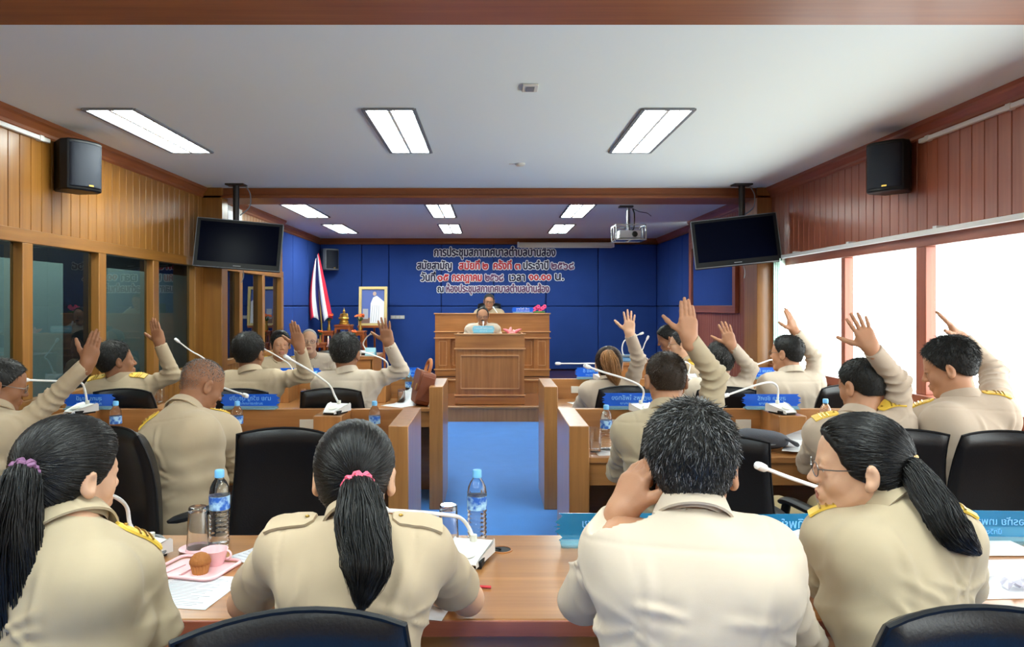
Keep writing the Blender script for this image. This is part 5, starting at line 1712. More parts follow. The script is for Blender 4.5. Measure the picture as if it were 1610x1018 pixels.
# ================================================================== things on the desks
def mic(foot, yaw, pts, label, scale=1.0, r=.0058):
    """conference microphone: wedge base whose neck socket is over `foot` (x, y, surface z); neck runs through pts (world)"""
    t = thing('conference_microphone', label, 'microphone', foot, 0, 'gooseneck conference microphones')
    s = scale
    prof = [(-.075, .012), (-.07, .02), (.02, .048), (.05, .052), (.058, .046), (.058, .016)]
    R = rotz(yaw)
    b = MB()
    n = len(prof)
    for w0, w1 in ((-.056, .056),):
        vs, fs = [], []
        for (y, z) in prof:
            w = .036 if y < -.06 else (.05 if y < 0 else .06)
            vs += [(-w * s, y * s, z * s), (w * s, y * s, z * s)]
        for i in range(n):
            j = (i + 1) % n
            fs.append((2 * i, 2 * i + 1, 2 * j + 1, 2 * j))
        fs.append(tuple(2 * i for i in range(n))[::-1]); fs.append(tuple(2 * i + 1 for i in range(n)))
        b.add(vs, fs)
    b.xf(R); b.build('base_cover', M['white'], t, bevel=.005)
    k = MB().add([], [])
    k.box(-.046 * s, .046 * s, -.06 * s, .055 * s, 0, .022 * s); k.xf(R); k.build('base_foot', M['black'], t, bevel=.003)
    f = MB().ball((0, -.035 * s, .036 * s), (.024 * s, .024 * s, .004), 16, R=rotx(.32)); f.xf(R); f.build('speaker_grille', M['offwhite'], t, smooth=True)
    lp = [np.array(p) - np.array(foot) for p in pts]
    sock = R @ np.array((0, .035 * s, .048 * s))
    path = bez([sock] + lp, 26)
    MB().tube(path, r, 8).build('gooseneck', M['white'], t, smooth=True)
    MB().tube([sock - np.array((0, 0, .005)), sock + np.array((0, 0, .02))], .011 * s, 10).build('neck_collar', M['offwhite'], t, smooth=True)
    e0, e1 = path[-3], path[-1]
    dv = (e1 - e0) / np.linalg.norm(e1 - e0)
    MB().tube([e1 - dv * .022, e1 - dv * .012, e1 + dv * .004, e1 + dv * .022, e1 + dv * .027], [r * 1.0, r * 1.9, r * 2.1, r * 1.9, r * .8], 10).build('microphone_head', M['white'], t, smooth=True)
    return t
def foot_at(px, py, d, z):
    q = P(px, py, d); return (q[0], q[1], z)
TZ, BZ = .75, .905
# nearest table
f = foot_at(222, 845, 2.17, TZ)
mic(f, math.radians(-25), [P(207, 830, 2.19), P(200, 800, 2.17), P(188, 786, 2.12), P(168, 779, 2.03), P(140, 790, 1.95)], 'white gooseneck microphone before the woman with purple hair tie')
f = foot_at(740, 890, 2.15, TZ)
mic(f, math.radians(-12), [P(738, 832, 2.19), P(724, 815, 2.17), P(700, 810, 2.1), P(655, 806, 2.03), P(600, 803, 1.98)], 'white gooseneck microphone beside the bottle at the aisle end of the long table')
f = foot_at(1345, 845, 2.2, TZ)
mic(f, math.radians(5), [P(1345, 800, 2.22), P(1325, 778, 2.2), P(1290, 768, 2.15), P(1240, 751, 2.08), P(1198, 735, 2.02)], 'white gooseneck microphone reaching towards the woman in glasses')
# middle row
f = foot_at(128, 632, 4.06, BZ)
mic(f, math.radians(-28), [P(133, 612, 4.08), P(126, 602, 4.06), P(100, 600, 4.0), P(65, 599, 3.95), P(40, 598, 3.9)], 'white microphone on the wooden box under the raised arm at the smoked panes')
f = foot_at(528, 642, 4.06, BZ)
mic(f, math.radians(-18), [P(526, 622, 4.08), P(517, 605, 4.05), P(490, 585, 4.0), P(468, 572, 3.95), P(452, 563, 3.9)], 'white microphone on the wooden box in front of the empty chair')
f = foot_at(318, 640, 4.06, BZ)
mic(f, math.radians(12), [P(330, 605, 4.06), P(345, 608, 4.0), P(362, 614, 3.9), P(385, 622, 3.8)], 'white microphone in front of the bald man, its head over the blue name plate')
f = foot_at(1012, 640, 4.06, BZ)
mic(f, math.radians(15), [P(1012, 618, 4.1), P(1005, 606, 4.05), P(980, 595, 4.0), P(950, 586, 3.95), P(924, 577, 3.9)], 'white microphone on the wooden box before the tallest raised hand')
f = foot_at(1229, 634, 4.06, BZ)
mic(f, math.radians(18), [P(1223, 612, 4.1), P(1214, 602, 4.06), P(1195, 604, 4.0), P(1165, 614, 3.95), P(1142, 622, 3.9)], 'white microphone on the wooden box above the grey bag')
# front row
f = foot_at(315, 582, 5.85, BZ)
mic(f, math.radians(-15), [P(322, 568, 5.85), P(318, 562, 5.8), P(300, 552, 5.75), P(279, 536, 5.7)], 'white microphone between the bald man and the pilaster')
f = foot_at(460, 588, 5.85, BZ)
mic(f, math.radians(-18), [P(456, 575, 5.88), P(448, 568, 5.85), P(430, 557, 5.8), P(413, 548, 5.75)], 'white microphone beside the raised-hand man with round dark hair')
f = foot_at(604, 588, 5.85, BZ)
mic(f, math.radians(-10), [P(610, 575, 5.88), P(604, 566, 5.85), P(585, 558, 5.8), P(564, 552, 5.75)], 'white microphone under the sleeve of the man near the leather bag')
f = foot_at(948, 588, 5.85, BZ)
mic(f, math.radians(15), [P(944, 575, 5.9), P(935, 572, 5.88), P(910, 572, 5.84), P(878, 572, 5.8)], 'white microphone reaching level across the aisle corner before the brown ponytail')
f = foot_at(1085, 588, 5.85, BZ)
mic(f, math.radians(10), [P(1085, 575, 5.9), P(1080, 570, 5.86), P(1076, 570, 5.8)], 'white microphone base behind the man with the tallest raised hand')
f = foot_at(1222, 585, 5.85, BZ)
mic(f, math.radians(15), [P(1222, 572, 5.9), P(1214, 566, 5.86), P(1195, 572, 5.8), P(1180, 578, 5.75)], 'white microphone before the man in glasses lit by the windows')
f = foot_at(575, 556, 7.1, 1.03)
mic(f, math.radians(190), [P(574, 548, 7.1), P(571, 540, 7.1), P(577, 530, 7.05), P(584, 525, 7.0)], 'white microphone on the small clerk desk by the picture easel', .9)
f = foot_at(985, 561, 7.0, .98)
mic(f, math.radians(100), [P(978, 548, 7.0), P(982, 536, 7.0), P(995, 530, 7.0), P(1008, 525, 7.0)], 'white microphone bending right on the clutter desk by the blue wall', .9)
f = foot_at(1006, 560, 7.1, .98)
mic(f, math.radians(100), [P(1010, 550, 7.1), P(1014, 540, 7.1), P(1018, 532, 7.1)], 'white microphone standing steep on the clutter desk by the blue wall', .9)
f = (-.12, 9.98, .955)
mic(f, math.radians(180), [P(759.5, 530, 9.95), P(759.5, 518, 9.95), P(760, 508, 10.0)], 'white microphone rising in front of the face of the man at the lectern')
f = (.1, 11.85, 1.15)
mic(f, math.radians(180), [P(785, 500, 11.8), P(781, 491, 11.8), P(776, 484, 11.9)], 'white microphone in front of the chairman on the rostrum')

# ---- bottles
def bottle_proto():
    t = thing('water_bottle', 'x', 'bottle', (0, 0, 0), 0, 'plastic water bottles')
    prof = [(0, .004), (.018, 0), (.029, .003), (.031, .012)]
    z = .014
    for k in range(7):
        prof += [(.0305, z), (.0275, z + .006), (.0305, z + .012)]; z += .0135
    prof += [(.031, .112), (.031, .158), (.0305, .165), (.028, .182), (.021, .198), (.0135, .208), (.0125, .215), (.0125, .222), (0, .222)]
    MB().lathe(prof, 28).build('bottle_body', M['pet'], t, smooth=True)
    lm = mat('bottle_label', srgb(70, 140, 215), .4)
    nt = lm.node_tree
    tc = nt.nodes.new('ShaderNodeTexCoord'); nz = nt.nodes.new('ShaderNodeTexNoise'); nz.inputs['Scale'].default_value = 42
    cr = nt.nodes.new('ShaderNodeValToRGB'); cr.color_ramp.elements[0].position = .42; cr.color_ramp.elements[0].color = srgb(40, 96, 190); cr.color_ramp.elements[1].position = .6; cr.color_ramp.elements[1].color = srgb(170, 212, 240)
    nt.links.new(tc.outputs['Object'], nz.inputs['Vector']); nt.links.new(nz.outputs['Fac'], cr.inputs['Fac']); nt.links.new(cr.outputs['Color'], nt.nodes['Principled BSDF'].inputs['Base Color'])
    MB().lathe([(.0316, .114), (.0316, .156)], 28).build('label', lm, t, smooth=True)
    cap = MB()
    n = 28
    cap.lathe([(.0, .236), (.0125, .236), (.0145, .233), (.0148, .213), (.0135, .212)], n)
    cap.build('cap', mat('bottle_cap', srgb(110, 182, 235), .4), t, smooth=True)
    return t
bt0 = bottle_proto(); btn = [0]
def bottle(px, py, d, z, label):
    b = bt0 if btn[0] == 0 else copy_tree(bt0); btn[0] += 1
    q = P(px, py, d); b.location = (q[0], d, z); b.rotation_euler = (0, 0, px * .7); b['label'] = label
bottle(345, 840, 2.3, TZ, 'plastic water bottle behind the pink tray on the long table')
bottle(750, 840, 2.3, TZ, 'plastic water bottle at the aisle end of the long table')
bottle(182, 660, 4.0, .745, 'plastic water bottle on the desk below the man looking aside')
bottle(373, 660, 4.0, .745, 'plastic water bottle right by the elbow of the bald man')
bottle(589, 660, 4.0, .745, 'plastic water bottle on the middle desk close to its aisle end panel')
bottle(953, 690, 3.85, .745, 'plastic water bottle beside a tumbler on the window-side middle desk')
bottle(1298, 655, 4.1, .745, 'plastic water bottle before the writing man with gold shoulder boards')
bottle(643, 605, 5.8, .745, 'plastic water bottle behind the brown leather bag')
bottle(495, 600, 5.8, .745, 'plastic water bottle on the front row desk between two raised-hand men')
bottle(252, 600, 5.75, .745, 'plastic water bottle near the elbow of the man looking aside')
bottle(1412, 790, 2.33, TZ, 'plastic water bottle half hidden behind the neck of the woman in glasses')

# ---- tumblers (upside down on saucers near the camera)
def tumbler(px, d, z, label, flip=True, h=.125):
    q = P(px, 800, d)
    t = thing('tumbler', label, 'glass', (q[0], d, z), 0, 'drinking glasses')
    R0, R1 = .027, .033
    pr = [(0, 0), (R0 - .002, 0), (R0, .003), (R1, h), (R1 - .002, h), (R0 - .003, .016), (0, .012)]
    if flip: pr = [(r, h - zz) for r, zz in pr][::-1]
    MB().lathe(pr, 28).build('glass_body', M['glass'], t, smooth=True)
    return t
tumbler(311, 2.24, TZ + .012, 'upturned tumbler beside the bottle behind the pink tray')
tumbler(705, 2.26, TZ + .012, 'upturned tumbler on a pink saucer next to the gooseneck microphone')
tumbler(936, 3.8, .745, 'tumbler standing beside a bottle on the window-side middle desk', False)
tumbler(165, 3.95, .745, 'tumbler beside the bottle below the man looking aside', True, .11)
tumbler(1268, 4.0, .745, 'tumbler beside the papers of the writing man', True, .11)
tumbler(631, 5.7, .745, 'tumbler beside the bottle behind the leather bag', True, .11)
tumbler(478, 5.7, .745, 'tumbler on the front row desk between two raised-hand men', True, .11)
def saucer(px, d, label):
    q = P(px, 800, d)
    t = thing('saucer', label, 'saucer', (q[0], d, TZ), 0)
    MB().lathe([(0, .001), (.034, 0), (.054, .009), (.055, .011), (.036, .004), (.034, .011), (0, .010)], 28).build('dish', M['pink'], t, smooth=True)
saucer(311, 2.24, 'pink plastic saucer under the upturned tumbler by the tray')
saucer(705, 2.26, 'pink plastic saucer under the upturned tumbler by the microphone')

# ---- pink tray with cup and muffin
tc_ = P(308, 868, 2.06)
tr = thing('tray', 'pink plastic snack tray holding a muffin and a cup', 'tray', (tc_[0] - .005, 2.075, TZ), math.radians(-14))
b = MB().rbox(-.095, .095, -.075, .075, 0, .004, .022); b.build('tray_base', M['pink'], tr, bevel=.002)
rim = []
for (ca, cb, s0) in ((.075, .055, 0), (-.075, .055, 1), (-.075, -.055, 2), (.075, -.055, 3)):
    for k in range(6):
        a = (s0 + k / 5) * PI / 2; rim.append((ca + .024 * math.cos(a), cb + .024 * math.sin(a), .010))
MB().tube(rim + [rim[0]], .005, 8).build('tray_rim', M['pink'], tr, smooth=True)
MB().box(-.012, -.008, -.06, .06, .003, .009).build('divider', M['pink'], tr)
MB().tube([(-.06, -.05, .007), (-.05, .02, .006)], .002, 6).build('spoon', M['pink'], tr)
mq = P(316, 882, 2.05)
mf = thing('muffin', 'brown muffin in a paper case on the pink tray', 'muffin', (mq[0], 2.045, TZ + .004))
n = 36; vs = []
case = MB()
pr = [(.020, 0), (.026, .026)]
vs = []
for r, z in pr:
    for k in range(n):
        rr = r * (1 + (.035 if k % 2 else -.035)); a = 2 * PI * k / n; vs.append((rr * math.cos(a), rr * math.sin(a), z))
case.add(vs, [(k, (k + 1) % n, n + (k + 1) % n, n + k) for k in range(n)] + [tuple(range(n))[::-1], tuple(range(n, 2 * n))])
case.build('paper_case', mat('muffin_case', srgb(176, 122, 66), .8), mf)
MB().lathe([(.025, .024), (.029, .029), (.029, .035), (.025, .045), (.017, .053), (.008, .057), (0, .0575)], 26).build('muffin_top', mat('muffin_crust', srgb(150, 92, 40), .75, bump=.6, bscale=120, vary=.25, vscale=40), mf, smooth=True)
cq = P(340, 860, 2.13)
cp = thing('cup', 'pink plastic cup with a ring handle on the snack tray', 'cup', (cq[0], 2.115, TZ + .004))
MB().lathe([(0, 0), (.024, 0), (.03, .012), (.038, .042), (.039, .044), (.036, .044), (.028, .014), (0, .006)], 28).build('cup_body', M['pink'], cp, smooth=True)
MB().tube([(.036 + .012 * math.sin(a), 0, .028 + .012 * math.cos(a)) for a in np.linspace(.1, PI - .1, 9)], .0035, 8).build('handle', M['pink'], cp, smooth=True)
wq = P(262, 858, 2.2)
wc = thing('microphone_cable', 'grey microphone cable curling on the table beside the snack tray', 'cable', (0, 0, 0))
MB().tube(bez([P(233, 845, 2.28) , P(252, 845, 2.28), P(262, 862, 2.2), (P(250, 866, 2.19)[0], 2.16, .757), (P(225, 870, 2.17)[0], 2.22, .757)], 20), .007, 8).build('cable_run', M['grey'], wc, smooth=True)
wc = thing('microphone_cable', 'short black cable running into the round hole of the long table', 'cable', (0, 0, 0))
MB().tube(bez([(-.02, 2.21, .765), (.0, 2.23, .762), (.022, 2.245, .757), (GX - .004, GY, .752)], 12), .004, 8).build('cable_run', M['black'], wc, smooth=True)

# ---- papers
def paper(cx_, cy_, z, w, h, rz, label, lines=20, curl=0.0):
    t = thing('paper_sheet', label, 'paper', (cx_, cy_, z), rz, 'white papers on the desks')
    n = 8; vs, fs = [], []
    for i in range(n + 1):
        for j in (0, 1):
            u = i / n - .5
            vs.append(((j - .5) * w, u * h, .0016 + curl * max(0, u) ** 2 * 4 + .0006 * math.sin(i * 1.3)))
    for i in range(n): fs.append((2 * i, 2 * i + 1, 2 * i + 3, 2 * i + 2))
    o = MB().add(vs, fs).build('sheet', M['paper'], t, smooth=True)
    so = o.modifiers.new('thickness', 'SOLIDIFY'); so.thickness = .0008
    if lines:
        b = MB()
        for k in range(lines):
            y = h * (.42 - .84 * k / max(1, lines - 1)); u = y / h
            ww = w * (.4 if k % 4 else .28)
            zz = .0030 + curl * max(0, u) ** 2 * 4
            b.box(-w * .42, -w * .42 + 2 * ww * random.uniform(.8, 1), y - .0011, y + .0011, zz - .0005, zz)
        b.build('print', M['ink'], t)
    return t
def paper_px(px, py, z, *a, **k):
    d = (CAMZ - z) / ((py - CY) / FPX)
    return paper((px - CX) / FPX * d, d, z, *a, **k)
paper_px(300, 930, TZ, .205, .22, math.radians(-8), 'printed page in front of the woman with purple hair tie')
paper_px(425, 875, TZ, .2, .16, math.radians(-30), 'white page under the arm of the woman with pink hair tie', 8)
paper_px(640, 945, TZ, .24, .2, math.radians(-12), 'white page in front of the woman with pink hair tie', 10)
paper_px(1245, 880, TZ, .2, .29, math.radians(-30), 'white page held down by the woman in glasses', 10, .05)
paper_px(1565, 910, TZ, .42, .28, math.radians(3), 'broad white sheets glaring in window light on the long table', 0)
paper_px(1590, 838, TZ, .3, .12, 0, 'white sheets under the teal plate at the window end of the long table', 0)
paper((965 - CX) / FPX * 3.78, 3.80, .745, .21, .20, math.radians(8), 'white page beside the tumbler on the window-side middle desk', 0)
paper((1270 - CX) / FPX * 3.8, 3.82, .76, .22, .28, math.radians(-25), 'white page the man with gold shoulder boards is writing on', 8, .07)
paper((635 - CX) / FPX * 5.6, 5.62, .745, .21, .30, math.radians(-35), 'white page under the brown leather bag', 8, .12)
paper((150 - CX) / FPX * 3.75, 3.8, .745, .2, .26, .1, 'white page in front of the man raising a hand at the wall', 8)
paper((565 - CX) / FPX * 5.75, 5.7, .745, .2, .26, .3, 'white pages on the front row desk between two chairs', 8)
paper((922 - CX) / FPX * 5.6, 5.65, .745, .2, .26, .3, 'white page beside the sleeve of the woman with brown ponytail', 8)
paper((330 - CX) / FPX * 5.6, 5.65, .745, .2, .26, .1, 'white page on the front row desk by the pilaster', 8)
paper((1470 - CX) / FPX * 3.75, 3.8, .745, .25, .26, .1, 'white page between the two men below the bright windows', 0)
cr_ = P(1570, 873, 2.0)
cw = thing('crumpled_paper', 'crumpled wrapper lying on the bright sheets of the long table', 'wrapper', (cr_[0], 1.93, TZ + .004))
r2 = random.Random(3); vs = []
for i in range(5):
    for j in range(5):
        vs.append(((i - 2) * .016 + r2.uniform(-.006, .006), (j - 2) * .011 + r2.uniform(-.004, .004), r2.uniform(.0, .028)))
o = MB().add(vs, [(i * 5 + j, (i + 1) * 5 + j, (i + 1) * 5 + j + 1, i * 5 + j + 1) for i in range(4) for j in range(4)]).build('wrapper_sheet', mat('wrapper', srgb(186, 184, 200), .3), cw)
so = o.modifiers.new('thickness', 'SOLIDIFY'); so.thickness = .001
dq = P(1530, 856, 2.02)
dp = thing('plate', 'small white plate behind the ponytail of the woman in glasses', 'plate', (dq[0], 2.06, TZ))
MB().lathe([(0, .002), (.045, 0), (.078, .014), (.08, .017), (.05, .007), (0, .006)], 28).build('dish', M['white'], dp, smooth=True)
bk = thing('booklet', 'thin white booklet behind the small plate by the window', 'booklet', (P(1575, 838, 2.2)[0], 2.24, TZ + .002))
MB().box(-.12, .09, -.05, .05, 0, .012).build('pages', M['paper'], bk, bevel=.001)
MB().box(-.121, .091, -.051, .051, .012, .0135).build('cover', M['white'], bk)
pn = thing('pen', 'red pen lying on the table by the elbow of the woman with pink hair tie', 'pen', (-.03, 1.94, .7545))
MB().tube([(-.10, .02, 0), (.03, 0, .0)], .004, 8).build('barrel', M['red'], pn, smooth=True)
MB().tube([(-.10, .02, 0), (-.115, .0223, 0)], [.004, .001], 8).build('tip', M['steel'], pn, smooth=True)

# ---- name plates
def plate(x, y, z, w, h, rz, lines, label, m='plate_blue', lm='white', mirror=True, foot='clear_acrylic', tilt=0.0):
    t = thing('name_plate', label, 'name plate', (x, y, z), rz, 'acrylic name plates')
    pts = [(-w / 2 + .018, 0), (w / 2 - .018, 0)]
    def side(s):
        seq = [(0, 0), (.012, .10), (.004, .2), (-.012, .33), (.006, .45), (-.016, .5), (.006, .55), (-.012, .67), (.004, .8), (.012, .9), (0, 1)]
        return [(s * (w / 2 - .018 - a * 1.0 + .004), c * h) for a, c in seq]
    ol = side(1) + side(-1)[::-1]
    R = rotx(tilt)
    b = MB().prism([(a, -.002, c + .014) for a, c in ol], (0, .004, 0)); b.xf(R); b.build('engraved_panel', M[m], t)
    MB().box(-w / 2 + .02, w / 2 - .02, -.035, .035, 0, .006).build('stand', M[foot], t, bevel=.001)
    MB().box(-w / 2 + .02, w / 2 - .02, -.006, .006, .004, .018).build('slot', M[foot], t)
    for k, (body, sz, zz) in enumerate(lines):
        V, F = text_mesh(body, sz, .0008, .0)
        xs_ = [v[0] for v in V]
        if not xs_: continue
        wd = max(xs_) - min(xs_); mid = (max(xs_) + min(xs_)) / 2
        f_ = min(1.0, w * .78 / wd)
        sx = -1 if mirror else 1
        b = MB().add([((v[0] - mid) * f_ * sx, v[1] - .0032, v[2] + zz * h + .014) for v in V], F)
        b.xf(R); b.build('name_line', M[lm], t)
    return t
M['pale_blue'] = mat('pale_blue_engraving', srgb(120, 190, 245), .5)
def plate_px(px0, px1, py_base, d, z, h, rz, lines, label, **k):
    q = P((px0 + px1) / 2, py_base, d); w = (px1 - px0) / FPX * d / max(.5, math.cos(rz)) + .03
    return plate(q[0], d, z, w, h, rz, lines, label, **k)
PL = dict(lm='pale_blue')
plate_px(879, 1040, 860, 2.3, TZ, .085, 0, [('สมพิศ ศรีสุข', .036, .48), ('ปลัดเทศบาล', .022, .15)], 'teal see-through name plate before the man on the phone', m='acrylic', lm='pale_blue')
plate_px(1187, 1400, 845, 2.3, TZ, .085, math.radians(4), [('วรรณ จันทร์ทิพย์', .040, .48), ('ผู้อำนวยการกองคลัง', .024, .14)], 'teal see-through name plate before the woman in glasses', m='acrylic', lm='pale_blue')
plate_px(1462, 1640, 826, 2.33, TZ, .085, math.radians(-3), [('อรทัย เทพอาภรณ์', .032, .48), ('นักวิชาการ', .022, .14)], 'teal see-through name plate at the window end of the long table', m='acrylic', lm='pale_blue')
plate_px(103, 178, 630, 4.24, BZ, .072, 0, [('สุนทร บุญมี', .032, .5), ('สมาชิกสภาเทศบาล', .02, .16)], 'blue name plate by the microphone of the man raising a hand at the wall', **PL)
plate_px(350, 437, 636, 4.24, BZ, .072, 0, [('นาย ขวัญ บุญยัง', .036, .5), ('สมาชิกสภาเทศบาล', .02, .16)], 'blue name plate beside the bald man under a microphone head', **PL)
plate_px(950, 1040, 637, 4.24, BZ, .078, 0, [('อัษฎาพร โพธิ์ทอง', .036, .5), ('สมาชิกสภาเทศบาล', .02, .16)], 'blue name plate behind the microphone before the tallest raised hand', **PL)
plate_px(1170, 1256, 629, 4.24, BZ, .072, 0, [('สุรพล ชัยศรี', .034, .5), ('สมาชิกสภาเทศบาล', .02, .16)], 'blue name plate above the grey bag', **PL)
plate_px(440, 478, 592, 6.0, BZ, .075, 0, [('วิชัย', .036, .5), ('สมาชิกสภา', .02, .16)], 'blue name plate in front of the dark-haired man facing the room', **PL)
plate_px(482, 503, 592, 6.0, BZ, .075, 0, [('สมชาย', .03, .5), ('สมาชิก', .02, .16)], 'narrow blue name plate in front of the old man with white hair', **PL)
plate_px(632, 662, 591, 6.0, BZ, .08, 0, [('ประสิทธิ์', .03, .5), ('สมาชิกสภา', .02, .16)], 'blue name plate behind the brown leather bag', **PL)
plate_px(906, 952, 592, 6.0, BZ, .08, 0, [('รุ่งทิพย์ ดี', .034, .5), ('สมาชิกสภา', .02, .16)], 'blue name plate beside the head of the woman with brown ponytail', **PL)
plate_px(1178, 1222, 585, 6.0, BZ, .08, 0, [('มานพ ใจดี', .034, .5), ('สมาชิกสภา', .02, .16)], 'blue name plate by the man in glasses lit by the windows', **PL)
plate(P(822, 493, 11.56)[0], 11.56, 1.395, .36, .075, 0, [('นายโชติ สีดา', .042, .5), ('ประธานสภาเทศบาล', .028, .12)], 'blue name plate with white border on the rostrum', lm='white', mirror=False)
M['plate_sky'] = mat('sky_blue_acrylic', srgb(138, 200, 216), .25)
plate(P(760, 524, 9.74)[0], 9.745, 1.14, .31, .085, 0, [('นายสมบัติ โพธิ์สุวรรณ์', .036, .5), ('เลขานุการ', .026, .14)], 'pale blue name plate on the lectern', m='plate_sky', lm='white', mirror=False)

# ---- bags
lb = thing('leather_bag', 'brown leather briefcase leaning on the end panel of the front desk', 'bag', (P(659, 610, 5.6)[0] , 5.64, .745), math.radians(14))
M['brown_leather'] = mat('brown_leather', srgb(112, 58, 34), .45, bump=.2, bscale=120, vary=.2)
R = roty(math.radians(16))
b = MB().rbox(-.055, .055, -.15, .15, 0, .25, .03, 'x'); b.xf(R, (-.01, 0, .01)); b.build('bag_body', M['brown_leather'], lb, bevel=.01)
b = MB().rbox(-.068, -.05, -.145, .145, .09, .255, .03, 'x'); b.xf(R, (-.01, 0, .01)); b.build('flap', M['brown_leather'], lb, bevel=.005)
b = MB().tube(bez([(-.0, -.09, .24), (0, -.085, .31), (0, 0, .345), (0, .085, .31), (0, .09, .24)], 18), .013, 8); b.xf(R, (-.01, 0, .01)); b.build('handle', mat('tan_leather', srgb(160, 96, 52), .5), lb, smooth=True)
for y in (-.1, .1):
    b = MB().box(-.05, .05, -.158, -.149, .03, .22) if y < 0 else MB().box(-.03, .03, .149, .156, .03, .2); b.xf(R, (-.01, 0, .01)); b.build('side_gusset', M['brown_leather'], lb, bevel=.006)
    b = MB().box(-.073, -.066, y - .014, y + .014, .1, .15); b.xf(R, (-.01, 0, .01)); b.build('buckle', M['gold'], lb, bevel=.002)
gq = P(1188, 700, 3.86)
gb = thing('grey_bag', 'soft dark grey bag lying on the window-side middle desk', 'bag', (gq[0] + .03, 3.86, .745), math.radians(-10))
M['grey_cloth'] = mat('grey_cloth', srgb(72, 74, 82), .8, bump=.4, bscale=200)
n = 18; vs, fs = [], []
for i in range(n + 1):
    u = i / n * 2 - 1
    for k in range(16):
        a = 2 * PI * k / 16
        rr = (1 - abs(u) ** 3.5) ** .5
        vs.append((u * .14, .085 * rr * math.cos(a), .052 + .052 * rr * (abs(math.sin(a)) ** .7) * (1 if math.sin(a) > 0 else -1) * (1 - .25 * u)))
for i in range(n):
    for k in range(16): fs.append((i * 16 + k, i * 16 + (k + 1) % 16, (i + 1) * 16 + (k + 1) % 16, (i + 1) * 16 + k))
MB().add(vs, fs).build('bag_body', M['grey_cloth'], gb, smooth=True)
MB().tube([(.135 * math.cos(a) * .98, -.083 * math.sin(a) - .002, .05 + .012 * math.cos(2 * a)) for a in np.linspace(.25, PI - .25, 18)], .004, 6).build('zip_seam', M['grey'], gb, smooth=True)
MB().tube(bez([(.1, -.05, .07), (.16, -.08, .05), (.17, -.02, .03), (.13, .05, .06)], 14), .007, 6).build('strap', M['grey_cloth'], gb, smooth=True)

# ---- telephone clutter on the clerk desk
tp = thing('telephone', 'pale blue desk telephone on the clutter desk by the blue wall', 'telephone', (P(980, 562, 6.9)[0], 6.95, .98))
MB().prism([(-.09, -.07, 0), (-.09, .09, 0), (-.09, .09, .06), (-.09, -.07, .03)], (.18, 0, 0)).build('base', mat('phone_blue', srgb(96, 138, 176), .5), tp, bevel=.006)
MB().tube([(-.06, -.07, .06), (-.06, -.03, .075), (-.06, .05, .085), (-.06, .09, .075)], [.022, .015, .015, .022], 8).build('handset', M['white'], tp, smooth=True)
MB().box(0, .07, -.05, .05, .045, .052).build('keypad', M['grey'], tp)

# ================================================================== altar corner
AX, AY = -2.43, 11.55
M['altar'] = wood('altar_wood', srgb(176, 96, 44), srgb(128, 60, 24), 'x', rough=.3)
def altar_table(x, y, z, w, dpt, h, label):
    t = thing('altar_table', label, 'altar table', (x, y, z), 0, 'stepped altar tables')
    MB().box(-w / 2, w / 2, -dpt / 2, dpt / 2, h - .03, h).build('table_top', M['altar'], t, bevel=.004)
    MB().box(-w / 2 + .015, w / 2 - .015, -dpt / 2 + .012, dpt / 2 - .012, h - .075, h - .03).build('apron', M['altar'], t)
    for sx in (-1, 1):
        for sy in (-1, 1):
            x0, y0 = sx * (w / 2 - .025), sy * (dpt / 2 - .025)
            MB().tube([(x0, y0, h - .05), (x0 + sx * .012, y0 + sy * .012, h * .55), (x0 - sx * .008, y0 - sy * .008, .03), (x0 + sx * .012, y0 + sy * .012, 0)], [.022, .02, .016, .02], 6).build('leg', M['altar'], t, smooth=True)
    return t
D = 11.75
def ax(px): return (px - CX) / FPX * D
altar_table(ax(536), 12.0, .4, .27, .30, .80, 'tallest altar table, carrying the small golden statue')
altar_table(ax(512), 12.0, .4, .20, .28, .70, 'altar table under the flower vase by the flag')
altar_table(ax(561), 12.0, .4, .20, .28, .70, 'altar table under the flower vase by the easel')
altar_table(ax(505), 11.72, .4, .20, .24, .52, 'low altar table with a small vase nearest the flag')
altar_table(ax(557), 11.72, .4, .20, .24, .52, 'low altar table with a small vase nearest the easel')
altar_table(ax(534), 11.68, .4, .24, .24, .46, 'altar table with candles below the golden statue')
altar_table(ax(530), 11.4, .4, .62, .28, .30, 'wide lowest altar table at the foot of the altar')
# golden seated statue
sg = thing('golden_statue', 'small golden seated statue on the tallest altar table', 'statue', (ax(536), 12.0, 1.2))
MB().lathe([(.085, 0), (.09, .015), (.07, .03), (.078, .05), (.06, .07), (.07, .085), (.055, .09)], 20).build('pedestal', M['gold'], sg, smooth=True)
b = MB()
b.tube([(-.075, -.02, .105), (-.03, -.05, .1), (.03, -.05, .1), (.075, -.02, .105)], [.02, .024, .024, .02], 10)
b.tube([(0, 0, .09), (0, 0, .13), (0, .0, .175), (0, 0, .195)], [.05, .038, .046, .02], 12)
b.tube([(-.045, 0, .18), (-.06, -.01, .14), (-.03, -.045, .115)], [.014, .012, .01], 8)
b.tube([(.045, 0, .18), (.062, -.01, .14), (.055, -.05, .11)], [.014, .012, .01], 8)
b.ball((0, -.004, .218), (.022, .024, .028), 14)
b.tube([(0, 0, .24), (0, 0, .252), (0, 0, .285)], [.014, .008, .001], 8)
b.build('seated_figure', M['gold'], sg, smooth=True)
